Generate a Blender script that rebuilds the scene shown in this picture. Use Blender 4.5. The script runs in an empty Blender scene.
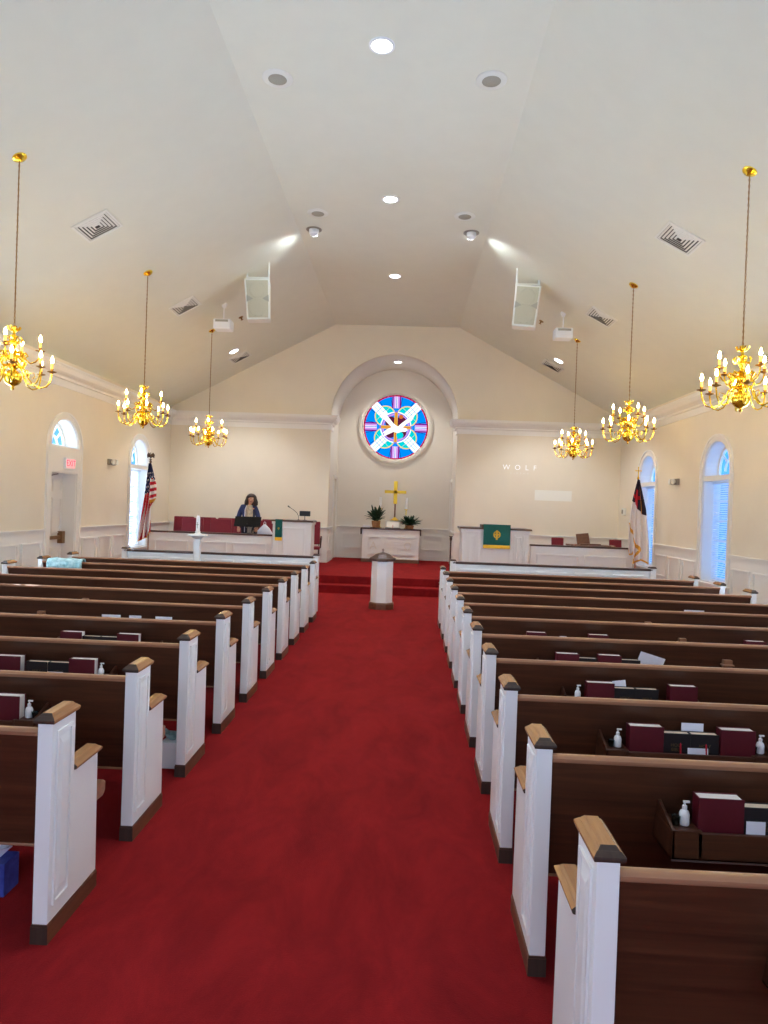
import bpy, bmesh, math, random
from mathutils import Vector, Matrix, geometry
random.seed(7)
PI=math.pi
sc=bpy.context.scene
COL=sc.collection

# ---------------------------------------------------------------- materials
def principled(name):
    m=bpy.data.materials.new(name); m.use_nodes=True
    nt=m.node_tree; return m,nt,nt.nodes['Principled BSDF']
def lin(c):
    def f(v):
        v/=255.0
        return v/12.92 if v<=.04045 else ((v+.055)/1.055)**2.4
    return tuple(f(v) for v in c)+(1,)
def mat(name,rgb,rough=.5,metal=0,var=.0,scale=8,bump=0,bscale=60,emit=None,es=0,stretch=None,spec=None,rgb2=None,coat=0,sheen=0):
    m,nt,b=principled(name)
    c=lin(rgb); b.inputs['Base Color'].default_value=c
    b.inputs['Roughness'].default_value=rough; b.inputs['Metallic'].default_value=metal
    if spec is not None: b.inputs['Specular IOR Level'].default_value=spec
    if coat: b.inputs['Coat Weight'].default_value=coat; b.inputs['Coat Roughness'].default_value=.15
    if sheen: b.inputs['Sheen Weight'].default_value=sheen
    if emit: b.inputs['Emission Color'].default_value=lin(emit); b.inputs['Emission Strength'].default_value=es
    if var or bump or rgb2:
        tc=nt.nodes.new('ShaderNodeTexCoord'); mp=nt.nodes.new('ShaderNodeMapping')
        nt.links.new(tc.outputs['Object'],mp.inputs['Vector'])
        if stretch: mp.inputs['Scale'].default_value=stretch
    if var or rgb2:
        n=nt.nodes.new('ShaderNodeTexNoise'); n.inputs['Scale'].default_value=scale; n.inputs['Detail'].default_value=6; n.inputs['Roughness'].default_value=.6
        nt.links.new(mp.outputs[0],n.inputs['Vector'])
        cr=nt.nodes.new('ShaderNodeValToRGB')
        cr.color_ramp.elements[0].position=.32; cr.color_ramp.elements[1].position=.68
        c2=lin(rgb2) if rgb2 else tuple(min(1,v*(1+var)) for v in c[:3])+(1,)
        c1=c if rgb2 else tuple(v*(1-var) for v in c[:3])+(1,)
        cr.color_ramp.elements[0].color=c1; cr.color_ramp.elements[1].color=c2
        nt.links.new(n.outputs['Fac'],cr.inputs[0]); nt.links.new(cr.outputs[0],b.inputs['Base Color'])
    if bump:
        n2=nt.nodes.new('ShaderNodeTexNoise'); n2.inputs['Scale'].default_value=bscale; n2.inputs['Detail'].default_value=3
        nt.links.new(mp.outputs[0],n2.inputs['Vector'])
        bp=nt.nodes.new('ShaderNodeBump'); bp.inputs['Strength'].default_value=bump; bp.inputs['Distance'].default_value=.01
        nt.links.new(n2.outputs['Fac'],bp.inputs['Height']); nt.links.new(bp.outputs[0],b.inputs['Normal'])
    return m
def carpet(name):
    m,nt,b=principled(name)
    b.inputs['Roughness'].default_value=.95; b.inputs['Specular IOR Level'].default_value=.1
    b.inputs['Sheen Weight'].default_value=.25; b.inputs['Sheen Roughness'].default_value=.5
    b.inputs['Sheen Tint'].default_value=lin((235,60,48))
    tc=nt.nodes.new('ShaderNodeTexCoord'); mp=nt.nodes.new('ShaderNodeMapping'); mp.inputs['Scale'].default_value=(1,.45,1)
    nt.links.new(tc.outputs['Object'],mp.inputs['Vector'])
    a=nt.nodes.new('ShaderNodeTexNoise'); a.inputs['Scale'].default_value=3.2; a.inputs['Detail'].default_value=9; a.inputs['Roughness'].default_value=.72; a.inputs['Distortion'].default_value=.5
    nt.links.new(mp.outputs[0],a.inputs['Vector'])
    cr=nt.nodes.new('ShaderNodeValToRGB'); cr.color_ramp.elements[0].position=.3; cr.color_ramp.elements[1].position=.72
    cr.color_ramp.elements[0].color=(.165,.006,.009,1); cr.color_ramp.elements[1].color=(.33,.014,.017,1)
    nt.links.new(a.outputs['Fac'],cr.inputs[0])
    f=nt.nodes.new('ShaderNodeTexNoise'); f.inputs['Scale'].default_value=170; f.inputs['Detail'].default_value=2
    nt.links.new(tc.outputs['Object'],f.inputs['Vector'])
    mx=nt.nodes.new('ShaderNodeMixRGB'); mx.blend_type='MULTIPLY'; mx.inputs[0].default_value=.35
    nt.links.new(cr.outputs[0],mx.inputs[1]); nt.links.new(f.outputs['Fac'],mx.inputs[2]); nt.links.new(mx.outputs[0],b.inputs['Base Color'])
    bp=nt.nodes.new('ShaderNodeBump'); bp.inputs['Strength'].default_value=.5; bp.inputs['Distance'].default_value=.006
    nt.links.new(f.outputs['Fac'],bp.inputs['Height']); nt.links.new(bp.outputs[0],b.inputs['Normal'])
    return m
def wood(name,c1,c2,rough=.35,axis='x',scale=1.0,spec=.5):
    m,nt,b=principled(name); b.inputs['Roughness'].default_value=rough; b.inputs['Specular IOR Level'].default_value=spec
    tc=nt.nodes.new('ShaderNodeTexCoord'); mp=nt.nodes.new('ShaderNodeMapping')
    s={'x':(.7,14,14),'y':(14,.7,14),'z':(14,14,.7)}[axis]
    mp.inputs['Scale'].default_value=tuple(v*scale for v in s)
    nt.links.new(tc.outputs['Object'],mp.inputs['Vector'])
    n=nt.nodes.new('ShaderNodeTexNoise'); n.inputs['Scale'].default_value=2.2; n.inputs['Detail'].default_value=8; n.inputs['Roughness'].default_value=.62; n.inputs['Distortion'].default_value=.6
    nt.links.new(mp.outputs[0],n.inputs['Vector'])
    cr=nt.nodes.new('ShaderNodeValToRGB'); cr.color_ramp.elements[0].position=.3; cr.color_ramp.elements[1].position=.7
    cr.color_ramp.elements[0].color=lin(c1); cr.color_ramp.elements[1].color=lin(c2)
    nt.links.new(n.outputs['Fac'],cr.inputs[0]); nt.links.new(cr.outputs[0],b.inputs['Base Color'])
    return m
def glow(name,rgb,s):
    m=bpy.data.materials.new(name); m.use_nodes=True; nt=m.node_tree; nt.nodes.clear()
    e=nt.nodes.new('ShaderNodeEmission'); e.inputs[0].default_value=lin(rgb); e.inputs[1].default_value=s
    o=nt.nodes.new('ShaderNodeOutputMaterial'); nt.links.new(e.outputs[0],o.inputs[0]); return m
def glass(name,rgb=(230,240,250)):
    m=bpy.data.materials.new(name); m.use_nodes=True; nt=m.node_tree; nt.nodes.clear()
    t=nt.nodes.new('ShaderNodeBsdfTransparent'); t.inputs[0].default_value=lin(rgb)
    g=nt.nodes.new('ShaderNodeBsdfGlossy'); g.inputs['Roughness'].default_value=.03
    mx=nt.nodes.new('ShaderNodeMixShader'); mx.inputs[0].default_value=.06
    o=nt.nodes.new('ShaderNodeOutputMaterial')
    nt.links.new(t.outputs[0],mx.inputs[1]); nt.links.new(g.outputs[0],mx.inputs[2]); nt.links.new(mx.outputs[0],o.inputs[0]); return m
def slatmat(name):
    m=bpy.data.materials.new(name); m.use_nodes=True; nt=m.node_tree; nt.nodes.clear()
    d=nt.nodes.new('ShaderNodeBsdfDiffuse'); d.inputs[0].default_value=(.85,.87,.9,1)
    t=nt.nodes.new('ShaderNodeBsdfTranslucent'); t.inputs[0].default_value=(.8,.87,.95,1)
    mx=nt.nodes.new('ShaderNodeMixShader'); mx.inputs[0].default_value=.3
    o=nt.nodes.new('ShaderNodeOutputMaterial')
    nt.links.new(d.outputs[0],mx.inputs[1]); nt.links.new(t.outputs[0],mx.inputs[2]); nt.links.new(mx.outputs[0],o.inputs[0]); return m

M={}
M['wall']=mat('cream_paint',(230,220,200),.75,var=.02,scale=1.5,bump=.04,bscale=90)
M['apse']=mat('apse_paint',(228,222,211),.75,var=.02,scale=1.5,bump=.04,bscale=90)
M['ceil']=mat('ceiling_paint',(222,221,206),.85,bump=.25,bscale=220,var=.015,scale=3)
M['trim']=mat('white_trim_paint',(236,233,226),.4)
M['carpet']=carpet('red_carpet')
M['pewwhite']=mat('white_enamel',(234,233,230),.32,var=.01,scale=3)
M['wood']=wood('walnut_stain',(58,32,20),(88,51,32),.36)
M['rail']=wood('honey_walnut',(128,87,63),(164,118,88),.3)
M['cap']=wood('cap_wood',(134,92,60),(172,124,82),.26,'y')
M['endgrain']=wood('end_grain',(50,36,28),(68,50,40),.5,'z')
M['capdark']=wood('dark_oak',(54,36,28),(84,58,46),.35)
M['brownbase']=wood('plinth_wood',(88,54,36),(120,78,54),.4,'y')
M['brass']=mat('polished_brass',(255,214,70),.2,1,var=.05,scale=12)
M['dbrass']=mat('dark_brass',(150,110,50),.28,1,var=.1,scale=12)
M['gold']=mat('gold_leaf',(232,190,60),.35,.7)
M['black']=mat('black_plastic',(20,20,24),.45)
M['dark']=mat('dark_gap',(58,54,50),.8)
M['burg']=mat('burgundy_cover',(86,8,26),.45,var=.08,scale=20)
M['burgfab']=mat('burgundy_fabric',(122,22,40),.85,var=.1,scale=30,sheen=.2)
M['crim']=mat('crimson_card',(205,40,85),.5)
M['page']=mat('page_edges',(238,232,224),.8,var=.05,scale=90,stretch=(1,12,1))
M['pagetan']=mat('tan_page_edges',(222,200,176),.8,var=.05,scale=90,stretch=(1,12,1))
M['blackbook']=mat('black_leather',(24,20,24),.5,var=.15,scale=30)
M['paper']=mat('white_paper',(238,238,246),.7)
M['white']=mat('white_plastic',(240,240,240),.35)
M['spk']=mat('speaker_white',(226,226,218),.5)
M['grille']=mat('beige_grille',(182,176,154),.8,var=.08,scale=160)
M['grille2']=mat('dark_beige_grille',(158,155,142),.8,var=.08,scale=160)
M['green']=mat('green_cloth',(10,92,84),.8,var=.12,scale=40)
M['goldcloth']=mat('gold_cloth',(235,188,50),.7,var=.1,scale=60)
M['leaf']=mat('fern_leaf',(24,58,36),.55,var=.35,scale=14)
M['pot']=mat('terracotta_basket',(168,118,76),.8,var=.2,scale=40)
M['blue']=mat('navy_carton',(34,48,122),.4,rgb2=(70,84,170),scale=22)
M['navy']=mat('navy_knit',(34,50,98),.9,var=.12,scale=60,sheen=.2)
M['beige']=mat('beige_blouse',(206,188,158),.85,rgb2=(150,140,132),scale=16)
M['skin']=mat('skin',(214,160,132),.5,var=.04,scale=10)
M['hair']=mat('dark_brown_hair',(48,32,28),.5,var=.35,scale=30,stretch=(1,1,.2))
M['pants']=mat('black_trousers',(40,40,54),.85)
M['lip']=mat('lips',(170,70,70),.4)
M['eyew']=mat('eye_white',(240,238,234),.3)
M['bag']=mat('white_bag',(222,222,232),.55,var=.05,scale=12)
M['red']=mat('flag_red',(190,20,44),.8)
M['fwhite']=mat('flag_white',(236,230,228),.8)
M['fblue']=mat('flag_blue',(26,34,82),.8)
M['fnavy']=mat('flag_navy',(36,24,44),.8)
M['fringe']=mat('gold_fringe',(222,160,50),.7)
M['teal']=mat('teal_blanket',(186,212,210),.9,rgb2=(110,150,150),scale=14)
M['glass']=glass('clear_glass')
M['cup']=glass('cup_glass',(190,205,205))
M['slat']=slatmat('blind_slat')
M['bulb']=glow('flame_bulb',(255,216,138),105)
M['candle']=mat('ivory_sleeve',(250,214,120),.5,emit=(255,170,50),es=.5)  # warm glow of the bulbs put into the sleeve as emission
M['lamp']=glow('lamp_lens',(250,253,255),9)
M['exitred']=mat('exit_red',(225,30,60),.4,emit=(255,40,70),es=.9)
M['exitface']=mat('exit_face',(240,190,190),.4,emit=(255,170,180),es=.25)
M['proj']=mat('projected_light',(255,255,255),.8,emit=(235,245,255),es=.15)
M['proj2']=mat('projected_box',(236,233,222),.8,emit=(225,245,250),es=.02)
M['goldtext']=mat('dull_gold_print',(96,80,44),.6)
M['standblack']=mat('stand_black',(9,9,12),.7,spec=.2)
M['eagle']=mat('dark_bronze',(92,74,64),.45,.5)
M['silver']=mat('dull_metal',(150,145,135),.4,.7)
M['bronze']=mat('antique_bronze',(130,98,64),.4,.6)
M['lead']=mat('lead_came',(30,28,50),.6)
M['purple_chair']=M['burgfab']

# ---------------------------------------------------------------- mesh builder
def plane(o,ex,ey):
    o,ex,ey=Vector(o),Vector(ex).normalized(),Vector(ey).normalized(); ez=ex.cross(ey)
    return Matrix(((ex.x,ey.x,ez.x,o.x),(ex.y,ey.y,ez.y,o.y),(ex.z,ey.z,ez.z,o.z),(0,0,0,1)))
class MB:
    def __init__(s): s.v=[];s.f=[];s.m=[]
    def add(s,vs,fs,mi=0,T=None):
        n=len(s.v)
        s.v+= [tuple(T@Vector(p)) if T else tuple(p) for p in vs]
        s.f+=[tuple(i+n for i in f) for f in fs]; s.m+=[mi]*len(fs); return s
    def box(s,x0,x1,y0,y1,z0,z1,mi=0,T=None):
        v=[(x,y,z) for z in (z0,z1) for y in (y0,y1) for x in (x0,x1)]
        return s.add(v,[(0,2,3,1),(4,5,7,6),(0,1,5,4),(2,6,7,3),(0,4,6,2),(1,3,7,5)],mi,T)
    def taper(s,b,t,z0,z1,mi=0,T=None):   # b,t = (x0,x1,y0,y1)
        v=[(b[0],b[2],z0),(b[1],b[2],z0),(b[1],b[3],z0),(b[0],b[3],z0),(t[0],t[2],z1),(t[1],t[2],z1),(t[1],t[3],z1),(t[0],t[3],z1)]
        return s.add(v,[(3,2,1,0),(4,5,6,7),(0,1,5,4),(1,2,6,5),(2,3,7,6),(3,0,4,7)],mi,T)
    def poly(s,outer,holes=(),t=.1,mi=0,T=None):   # flat shape in local xy, from z=0 to z=t
        loops=[list(outer)]+[list(h) for h in holes]
        tris=geometry.tessellate_polygon([[Vector((p[0],p[1],0)) for p in l] for l in loops])
        flat=[p for l in loops for p in l]; n=len(flat)
        v=[(p[0],p[1],0) for p in flat]+[(p[0],p[1],t) for p in flat]
        f=[tuple(a) for a in tris]+[tuple(i+n for i in reversed(a)) for a in tris]
        k=0
        for l in loops:
            m=len(l)
            for i in range(m):
                a=k+i;b=k+(i+1)%m; f.append((a,b,b+n,a+n))
            k+=m
        return s.add(v,f,mi,T)
    def lathe(s,prof,n=24,mi=0,T=None,a0=0,caps=True):
        v=[];f=[]
        for r,z in prof:
            for i in range(n):
                a=a0+2*PI*i/n; v.append((r*math.cos(a),r*math.sin(a),z))
        for j in range(len(prof)-1):
            for i in range(n):
                f.append((j*n+i,j*n+(i+1)%n,(j+1)*n+(i+1)%n,(j+1)*n+i))
        if caps:
            if prof[0][0]>1e-5: f.append(tuple(reversed(range(n))))
            if prof[-1][0]>1e-5: f.append(tuple((len(prof)-1)*n+i for i in range(n)))
        return s.add(v,f,mi,T)
    def tube(s,pts,r,n=8,mi=0,T=None,closed=False):
        pts=[Vector(p) for p in pts]; m=len(pts); v=[];f=[]
        rr=r if isinstance(r,(list,tuple)) else [r]*m
        up=None
        for i,p in enumerate(pts):
            if closed: d=pts[(i+1)%m]-pts[i-1]
            else: d=pts[min(i+1,m-1)]-pts[max(i-1,0)]
            d.normalize()
            if up is None: up=Vector((0,0,1)) if abs(d.z)<.9 else Vector((1,0,0))
            a=(up-d*up.dot(d)).normalized(); b=d.cross(a); up=a
            for k in range(n):
                t=2*PI*k/n; q=p+(a*math.cos(t)+b*math.sin(t))*rr[i]; v.append(tuple(q))
        for i in range(m if closed else m-1):
            j=(i+1)%m
            for k in range(n): f.append((i*n+k,i*n+(k+1)%n,j*n+(k+1)%n,j*n+k))
        if not closed: f+= [tuple(reversed(range(n))),tuple((m-1)*n+k for k in range(n))]
        return s.add(v,f,mi,T)
    def ball(s,c,r,n=12,mi=0,T=None):
        r=r if isinstance(r,(tuple,list)) else (r,r,r); h=n//2+1
        v=[];f=[]
        for j in range(h+1):
            p=PI*j/h
            for i in range(n):
                a=2*PI*i/n; v.append((c[0]+r[0]*math.sin(p)*math.cos(a),c[1]+r[1]*math.sin(p)*math.sin(a),c[2]-r[2]*math.cos(p)))
        for j in range(h):
            for i in range(n): f.append((j*n+i,j*n+(i+1)%n,(j+1)*n+(i+1)%n,(j+1)*n+i))
        return s.add(v,f,mi,T)
    def build(s,name,mats,parent=None,smooth=False,bevel=0,loc=None):
        me=bpy.data.meshes.new(name); me.from_pydata(s.v,[],s.f)
        mats=mats if isinstance(mats,(list,tuple)) else [mats]
        for m in mats: me.materials.append(M[m] if isinstance(m,str) else m)
        me.polygons.foreach_set('material_index',s.m)
        bm=bmesh.new(); bm.from_mesh(me); bmesh.ops.remove_doubles(bm,verts=bm.verts,dist=1e-6)
        bmesh.ops.recalc_face_normals(bm,faces=bm.faces); bm.to_mesh(me); bm.free()
        if smooth:
            for p in me.polygons: p.use_smooth=True
            try: me.set_sharp_from_angle(angle=math.radians(40))
            except Exception: pass
        o=bpy.data.objects.new(name,me); COL.objects.link(o)
        if parent: o.parent=parent
        if loc: o.location=loc
        if bevel:
            b=o.modifiers.new('soft','BEVEL'); b.width=bevel; b.segments=2; b.limit_method='ANGLE'; b.angle_limit=math.radians(35)
        return o
def empty(name,loc,label,cat,group=None,rz=0):
    o=bpy.data.objects.new(name,None); COL.objects.link(o); o.location=loc; o.rotation_euler=(0,0,rz); o.empty_display_size=.1
    return tag(o,label,cat,group)
def tag(o,label,cat,group=None):
    o['label']=label; o['category']=cat
    if group: o['group']=group
    return o
def struct(o): o['kind']='structure'; return o
def copy_tree(o,parent=None):
    c=o.copy(); COL.objects.link(c); c.parent=parent
    for ch in KIDS.get(o.name,[]) or list(o.children): copy_tree(ch,c)
    return c
KIDS={}
def dup(o,loc,label,group=None,rz=None,cat=None):
    c=copy_tree(o); c.location=loc; c['label']=label
    if group: c['group']=group
    if cat: c['category']=cat
    if rz is not None: c.rotation_euler=(0,0,rz)
    return c
def arc(cx,cz,r,a0,a1,n=24): return [(cx+r*math.cos(a0+(a1-a0)*i/n),cz+r*math.sin(a0+(a1-a0)*i/n)) for i in range(n+1)]
def rect(a,b,c,d): return [(a,c),(b,c),(b,d),(a,d)]
def arched(cy,hw,z0,zs,n=20,r=None):
    return [(cy-hw,z0),(cy+hw,z0)]+arc(cy,zs,hw,0,PI,n)

# ---------------------------------------------------------------- room shell
W=5.68; YF=17.4; YB=19.3; YR=-2.6; ZR=6.344; XR=1.56; K=(6.344-4.15)/(5.68-1.56)
def ceil_z(x): return ZR if abs(x)<XR else ZR-K*(abs(x)-XR)
DZ=.32; Y1=13.95; Y2=14.3
struct(MB().box(-6,6,YR-.3,Y1,-.2,0).build('floor','carpet'))
struct(MB().box(-W,W,Y1,Y2+.02,-.2,DZ/2).build('floor_step','carpet',bevel=.012))
struct(MB().box(-W,W,Y2,YB+.1,-.2,DZ).build('floor_platform','carpet',bevel=.012))
# ceiling: flat middle and two slopes
cb=MB()
T=.12
cb.poly([(-6.0,ceil_z(6.0)),(-XR,ZR),(XR,ZR),(6.0,ceil_z(6.0)),(6.0,ceil_z(6.0)+T),(XR,ZR+T),(-XR,ZR+T),(-6.0,ceil_z(6.0)+T)],(),YF+.2-(YR-.3),T=plane((0,YF+.2,0),(1,0,0),(0,0,1)))
struct(cb.build('ceiling','ceil'))
# front wall with arched opening to the chancel
AW=1.6; ZS=4.03
outer=[(-6,0),(-6,ceil_z(6)+.05),(-XR,ZR+.05),(XR,ZR+.05),(6,ceil_z(6)+.05),(6,0),(AW,0)]+arc(0,ZS,AW,0,PI,36)+[(-AW,0)]
struct(MB().poly(outer,(),.2,T=plane((0,YF+.2,0),(1,0,0),(0,0,1))).build('wall_front','wall'))
# chancel recess
for s,nm in ((-1,'left'),(1,'right')):
    m=MB(); ys0,ys1=18.45,19.18
    m.poly([(YF+.2,0),(YB+.2,0),(YB+.2,ZS),(YF+.2,ZS)],[rect(ys0,ys1,DZ+.02,2.5)],.2,T=plane((s*AW,0,0),(0,1,0),(0,0,1)) if s>0 else plane((-AW-.2,0,0),(0,1,0),(0,0,1)))
    struct(m.build('wall_chancel_'+nm,'apse'))
    d=struct(MB().box(s*AW+(.14 if s>0 else -.18),s*AW+(.18 if s>0 else -.14),ys0-.02,ys1+.02,DZ,2.52).build('door_'+('2' if s<0 else '3'),'apse'))
    c=MB(); xx=(s*AW-.03,s*AW) if s>0 else (s*AW,s*AW+.03)
    c.box(*xx,ys0-.09,ys0,DZ,2.59); c.box(*xx,ys1,ys1+.09,DZ,2.59); c.box(*xx,ys0,ys1,2.5,2.59)
    c.build('casing','trim',d)
out=arc(0,ZS,AW+.15,0,PI,36)+list(reversed(arc(0,ZS,AW,0,PI,36)))
struct(MB().poly(out,(),YB-YF,T=plane((0,YB+.1,0),(1,0,0),(0,0,1))).build('ceiling_chancel','apse',smooth=True))
RW=.93; RZ=4.02
circ=lambda r,n=64:[(r*math.cos(2*PI*i/n),RZ+r*math.sin(2*PI*i/n)) for i in range(n)]
struct(MB().poly(rect(-2,2,0,6),[circ(RW)],.2,T=plane((0,YB+.2,0),(1,0,0),(0,0,1))).build('wall_chancel_back','apse'))
# side walls with arched openings
WC=[15.4,12.0,8.6,5.2,1.8]
HW=.5; ZSP=2.62
for s,nm in ((-1,'left'),(1,'right')):
    holes=[]
    for i,c in enumerate(WC):
        if s<0 and c==12.0:
            holes.append(rect(c-.46,c+.46,0.0,2.2)); holes.append(arched(c,HW,2.64,2.64))
        else: holes.append(arched(c,HW,.68,ZSP))
    o=[(YR-.3,-.01),(YF+.2,-.01),(YF+.2,ceil_z(W)+.02),(YR-.3,ceil_z(W)+.02)]
    struct(MB().poly(o,holes,.3,T=plane((W,0,0) if s>0 else (-W-.3,0,0),(0,1,0),(0,0,1))).build('wall_'+nm,'wall'))
# rear wall; its broad window is added to let in fill light
struct(MB().poly([(-6,0),(6,0),(6,ceil_z(6)),(XR,ZR),(-XR,ZR),(-6,ceil_z(6))],[rect(-3.6,3.6,.9,4.0)],.3,T=plane((0,YR,0),(1,0,0),(0,0,1))).build('wall_rear','wall'))
wf=MB()
for x in (-3.6,-1.8,0,1.8,3.6): wf.box(x-.05,x+.05,YR-.2,YR-.1,.9,4)
for z in (.9,2.4,4): wf.box(-3.65,3.65,YR-.2,YR-.1,z-.04,z+.04)
struct(wf.build('window_9','trim'))

# cornice profiles
def cornice(name,pts_xy,inward):   # run along a list of wall points; profile offsets inward
    pass
prof=[(0,3.684),(.02,3.684),(.02,3.80),(.05,3.815),(.05,3.85),(.07,3.87),(.10,3.88),(.14,3.91),(.165,3.95),(.175,3.97),(.175,4.0),(.19,4.0),(.19,4.03),(0,4.03)]
for s,nm in ((-1,'left'),(1,'right')):
    p=[(s*(W-a),z) for a,z in prof]
    struct(MB().poly(p,(),YF-YR,T=plane((0,YF,0),(1,0,0),(0,0,1))).build('trim_cornice_'+nm,'trim'))
def sweep(name,path,prof,m,parent=None,ang=None):
    # path: (x,y) points, inward side = to the right of travel; mitred
    n=len(path); v=[];f=[]
    for i,p in enumerate(path):
        p=Vector(p)
        d0=(p-Vector(path[i-1])).normalized() if i else (Vector(path[1])-p).normalized()
        d1=(Vector(path[i+1])-p).normalized() if i<n-1 else d0
        n0=Vector((d0.y,-d0.x)); n1=Vector((d1.y,-d1.x)); nn=(n0+n1); nn=nn/(nn.dot(n0)) if nn.length>.01 else n0
        for a,z in prof: q=p+nn*a; v.append((q.x,q.y,z))
    k=len(prof)
    for i in range(n-1):
        for j in range(k): f.append((i*k+j,i*k+(j+1)%k,(i+1)*k+(j+1)%k,(i+1)*k+j))
    f+= [tuple(range(k)),tuple((n-1)*k+j for j in range(k))]
    return MB().add(v,f).build(name,m,parent)
prof2=[(-.002,z) if a==0 else (a,z) for a,z in prof]
struct(sweep('trim_cornice_front',[(-W,YF),(-AW,YF),(-AW,YF+.55)],prof2,'trim'))
struct(sweep('trim_cornice_front_2',[(AW,YF+.55),(AW,YF),(W,YF)],prof2,'trim'))
# wainscot: chair rail, panel mouldings, baseboards
crp=[(-.002,1.135),(.012,1.135),(.014,1.165),(.022,1.17),(.03,1.19),(.045,1.2),(.045,1.215),(-.002,1.215)]
def wainscot_board(name,path,z0):
    return struct(sweep(name,path,[(-.002,z0),(.006,z0),(.006,1.14),(-.002,1.14)],'trim'))
def runs(s):
    if s<0: gaps=[(c-.62,c+.62) for c in WC]
    else: gaps=[(c-.60,c+.60) for c in WC]
    ys=[YR]+[v for g in sorted(gaps) for v in g]+[YF]
    return [(ys[i],ys[i+1]) for i in range(0,len(ys),2)]
def frame_mb(mb,a0,a1,z0,z1,T,w=.032,t=.024):
    mb.poly(rect(a0,a1,z0,z1),[rect(a0+w,a1-w,z0+w,z1-w)],t,T=T)
    mb.poly(rect(a0+w*.4,a1-w*.4,z0+w*.4,z1-w*.4),[rect(a0+w*.75,a1-w*.75,z0+w*.75,z1-w*.75)],t+.008,T=T)
for s,nm in ((-1,'left'),(1,'right')):
    wb=MB();cr_=MB();pm=MB();bb=MB()
    Tp=plane((s*W,0,0),(0,1,0),(0,0,1)) if s<0 else plane((s*W,0,0),(0,-1,0),(0,0,1))
    for a,b in runs(s):
        x=lambda d: (s*W,s*(W-d)) if s<0 else (s*(W-d),s*W)
        for lo,hi in ((a,b),):
            segs=[(lo,hi,0.0)]
            if hi>Y2: segs=[(lo,Y1,0),(Y1,Y2,DZ/2),(Y2,hi,DZ)] if lo<Y1 else [(lo,hi,DZ)]
            for (l,h,zb) in segs:
                wb.box(*x(.006),l,h,zb,1.14); bb.box(*x(.02),l,h,zb,zb+.13)
        cr_.box(*x(.014),a,b,1.135,1.17); cr_.box(*x(.03),a,b,1.165,1.195); cr_.box(*x(.046),a,b,1.19,1.215)
        L=b-a; n=max(1,round(L/.85)); wdt=(L-.1*(n+1))/n
        if wdt>.15:
            for i in range(n):
                p0=a+.1+i*(wdt+.1); p1=p0+wdt
                zb=(DZ+.24) if p0>Y1-.3 else .26
                if s<0: frame_mb(pm,p0,p1,zb,1.0,Tp)
                else: frame_mb(pm,-p1,-p0,zb,1.0,Tp)
    # under the windows
    for c in WC:
        if s<0 and c==12.0: continue
        x=(s*W,s*(W-.006)) if s<0 else (s*(W-.006),s*W)
        wb.box(*x,c-.62,c+.62,DZ if c>14 else 0,.64)
    struct(wb.build('wall_wainscot_'+nm,'trim')); struct(cr_.build('trim_chair_rail_'+nm,'trim'))
    struct(pm.build('trim_panels_'+nm,'trim')); struct(bb.build('baseboard_'+nm,'trim'))
# front wall wainscot
Tf=plane((0,YF,0),(-1,0,0),(0,0,1))
Tf=plane((0,YF,0),(1,0,0),(0,0,1))   # z axis points toward the viewer (-y)
wb=MB();cr_=MB();pm=MB()
for a,b in ((-W,-AW),(AW,W)):
    wb.box(a,b,YF-.006,YF,DZ,1.14); cr_.box(a,b,YF-.014,YF,1.135,1.17); cr_.box(a,b,YF-.03,YF,1.165,1.195); cr_.box(a,b,YF-.046,YF,1.19,1.215); wb.box(a,b,YF-.02,YF,DZ,DZ+.12)
    n=5; wd=(b-a-.1*(n+1))/n
    for i in range(n):
        frame_mb(pm,a+.1+i*(wd+.1),a+.1+i*(wd+.1)+wd,DZ+.22,1.0,Tf)
# chancel back and cheeks
a,b=-AW,AW
wb.box(a,b,YB-.006,YB,DZ,1.14); wb.box(a,b,YB-.02,YB,DZ,DZ+.12)
for k,(d,z0,z1) in enumerate(((.014,1.135,1.17),(.03,1.165,1.195),(.046,1.19,1.215))): cr_.box(a,b,YB-d,YB,z0,z1)
Tb=plane((0,YB,0),(1,0,0),(0,0,1))
for p0,p1 in ((-1.42,-.86),(-.7,.7),(.86,1.42)): frame_mb(pm,p0,p1,.6,1.02,Tb)
for s in (-1,1):
    x=lambda d:(s*AW,s*(AW-d)) if s<0 else (s*(AW-d),s*AW)
    for d,z0,z1 in ((.006,DZ,1.14),(.02,DZ,DZ+.12),(.03,1.165,1.2),(.046,1.19,1.215)):
        (wb if z1<1.15 else cr_).box(*x(d),YF,18.36,z0,z1)
    Ts=plane((s*AW,0,0),(0,1,0),(0,0,1)) if s<0 else plane((s*AW,0,0),(0,-1,0),(0,0,1))
    q=(YF+.15,18.22) if s<0 else (-18.22,-YF-.15)
    frame_mb(pm,q[0],q[1],.6,1.02,Ts)
struct(wb.build('wall_wainscot_front','trim')); struct(cr_.build('trim_chair_rail_front','trim')); struct(pm.build('trim_panels_front','trim'))

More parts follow.
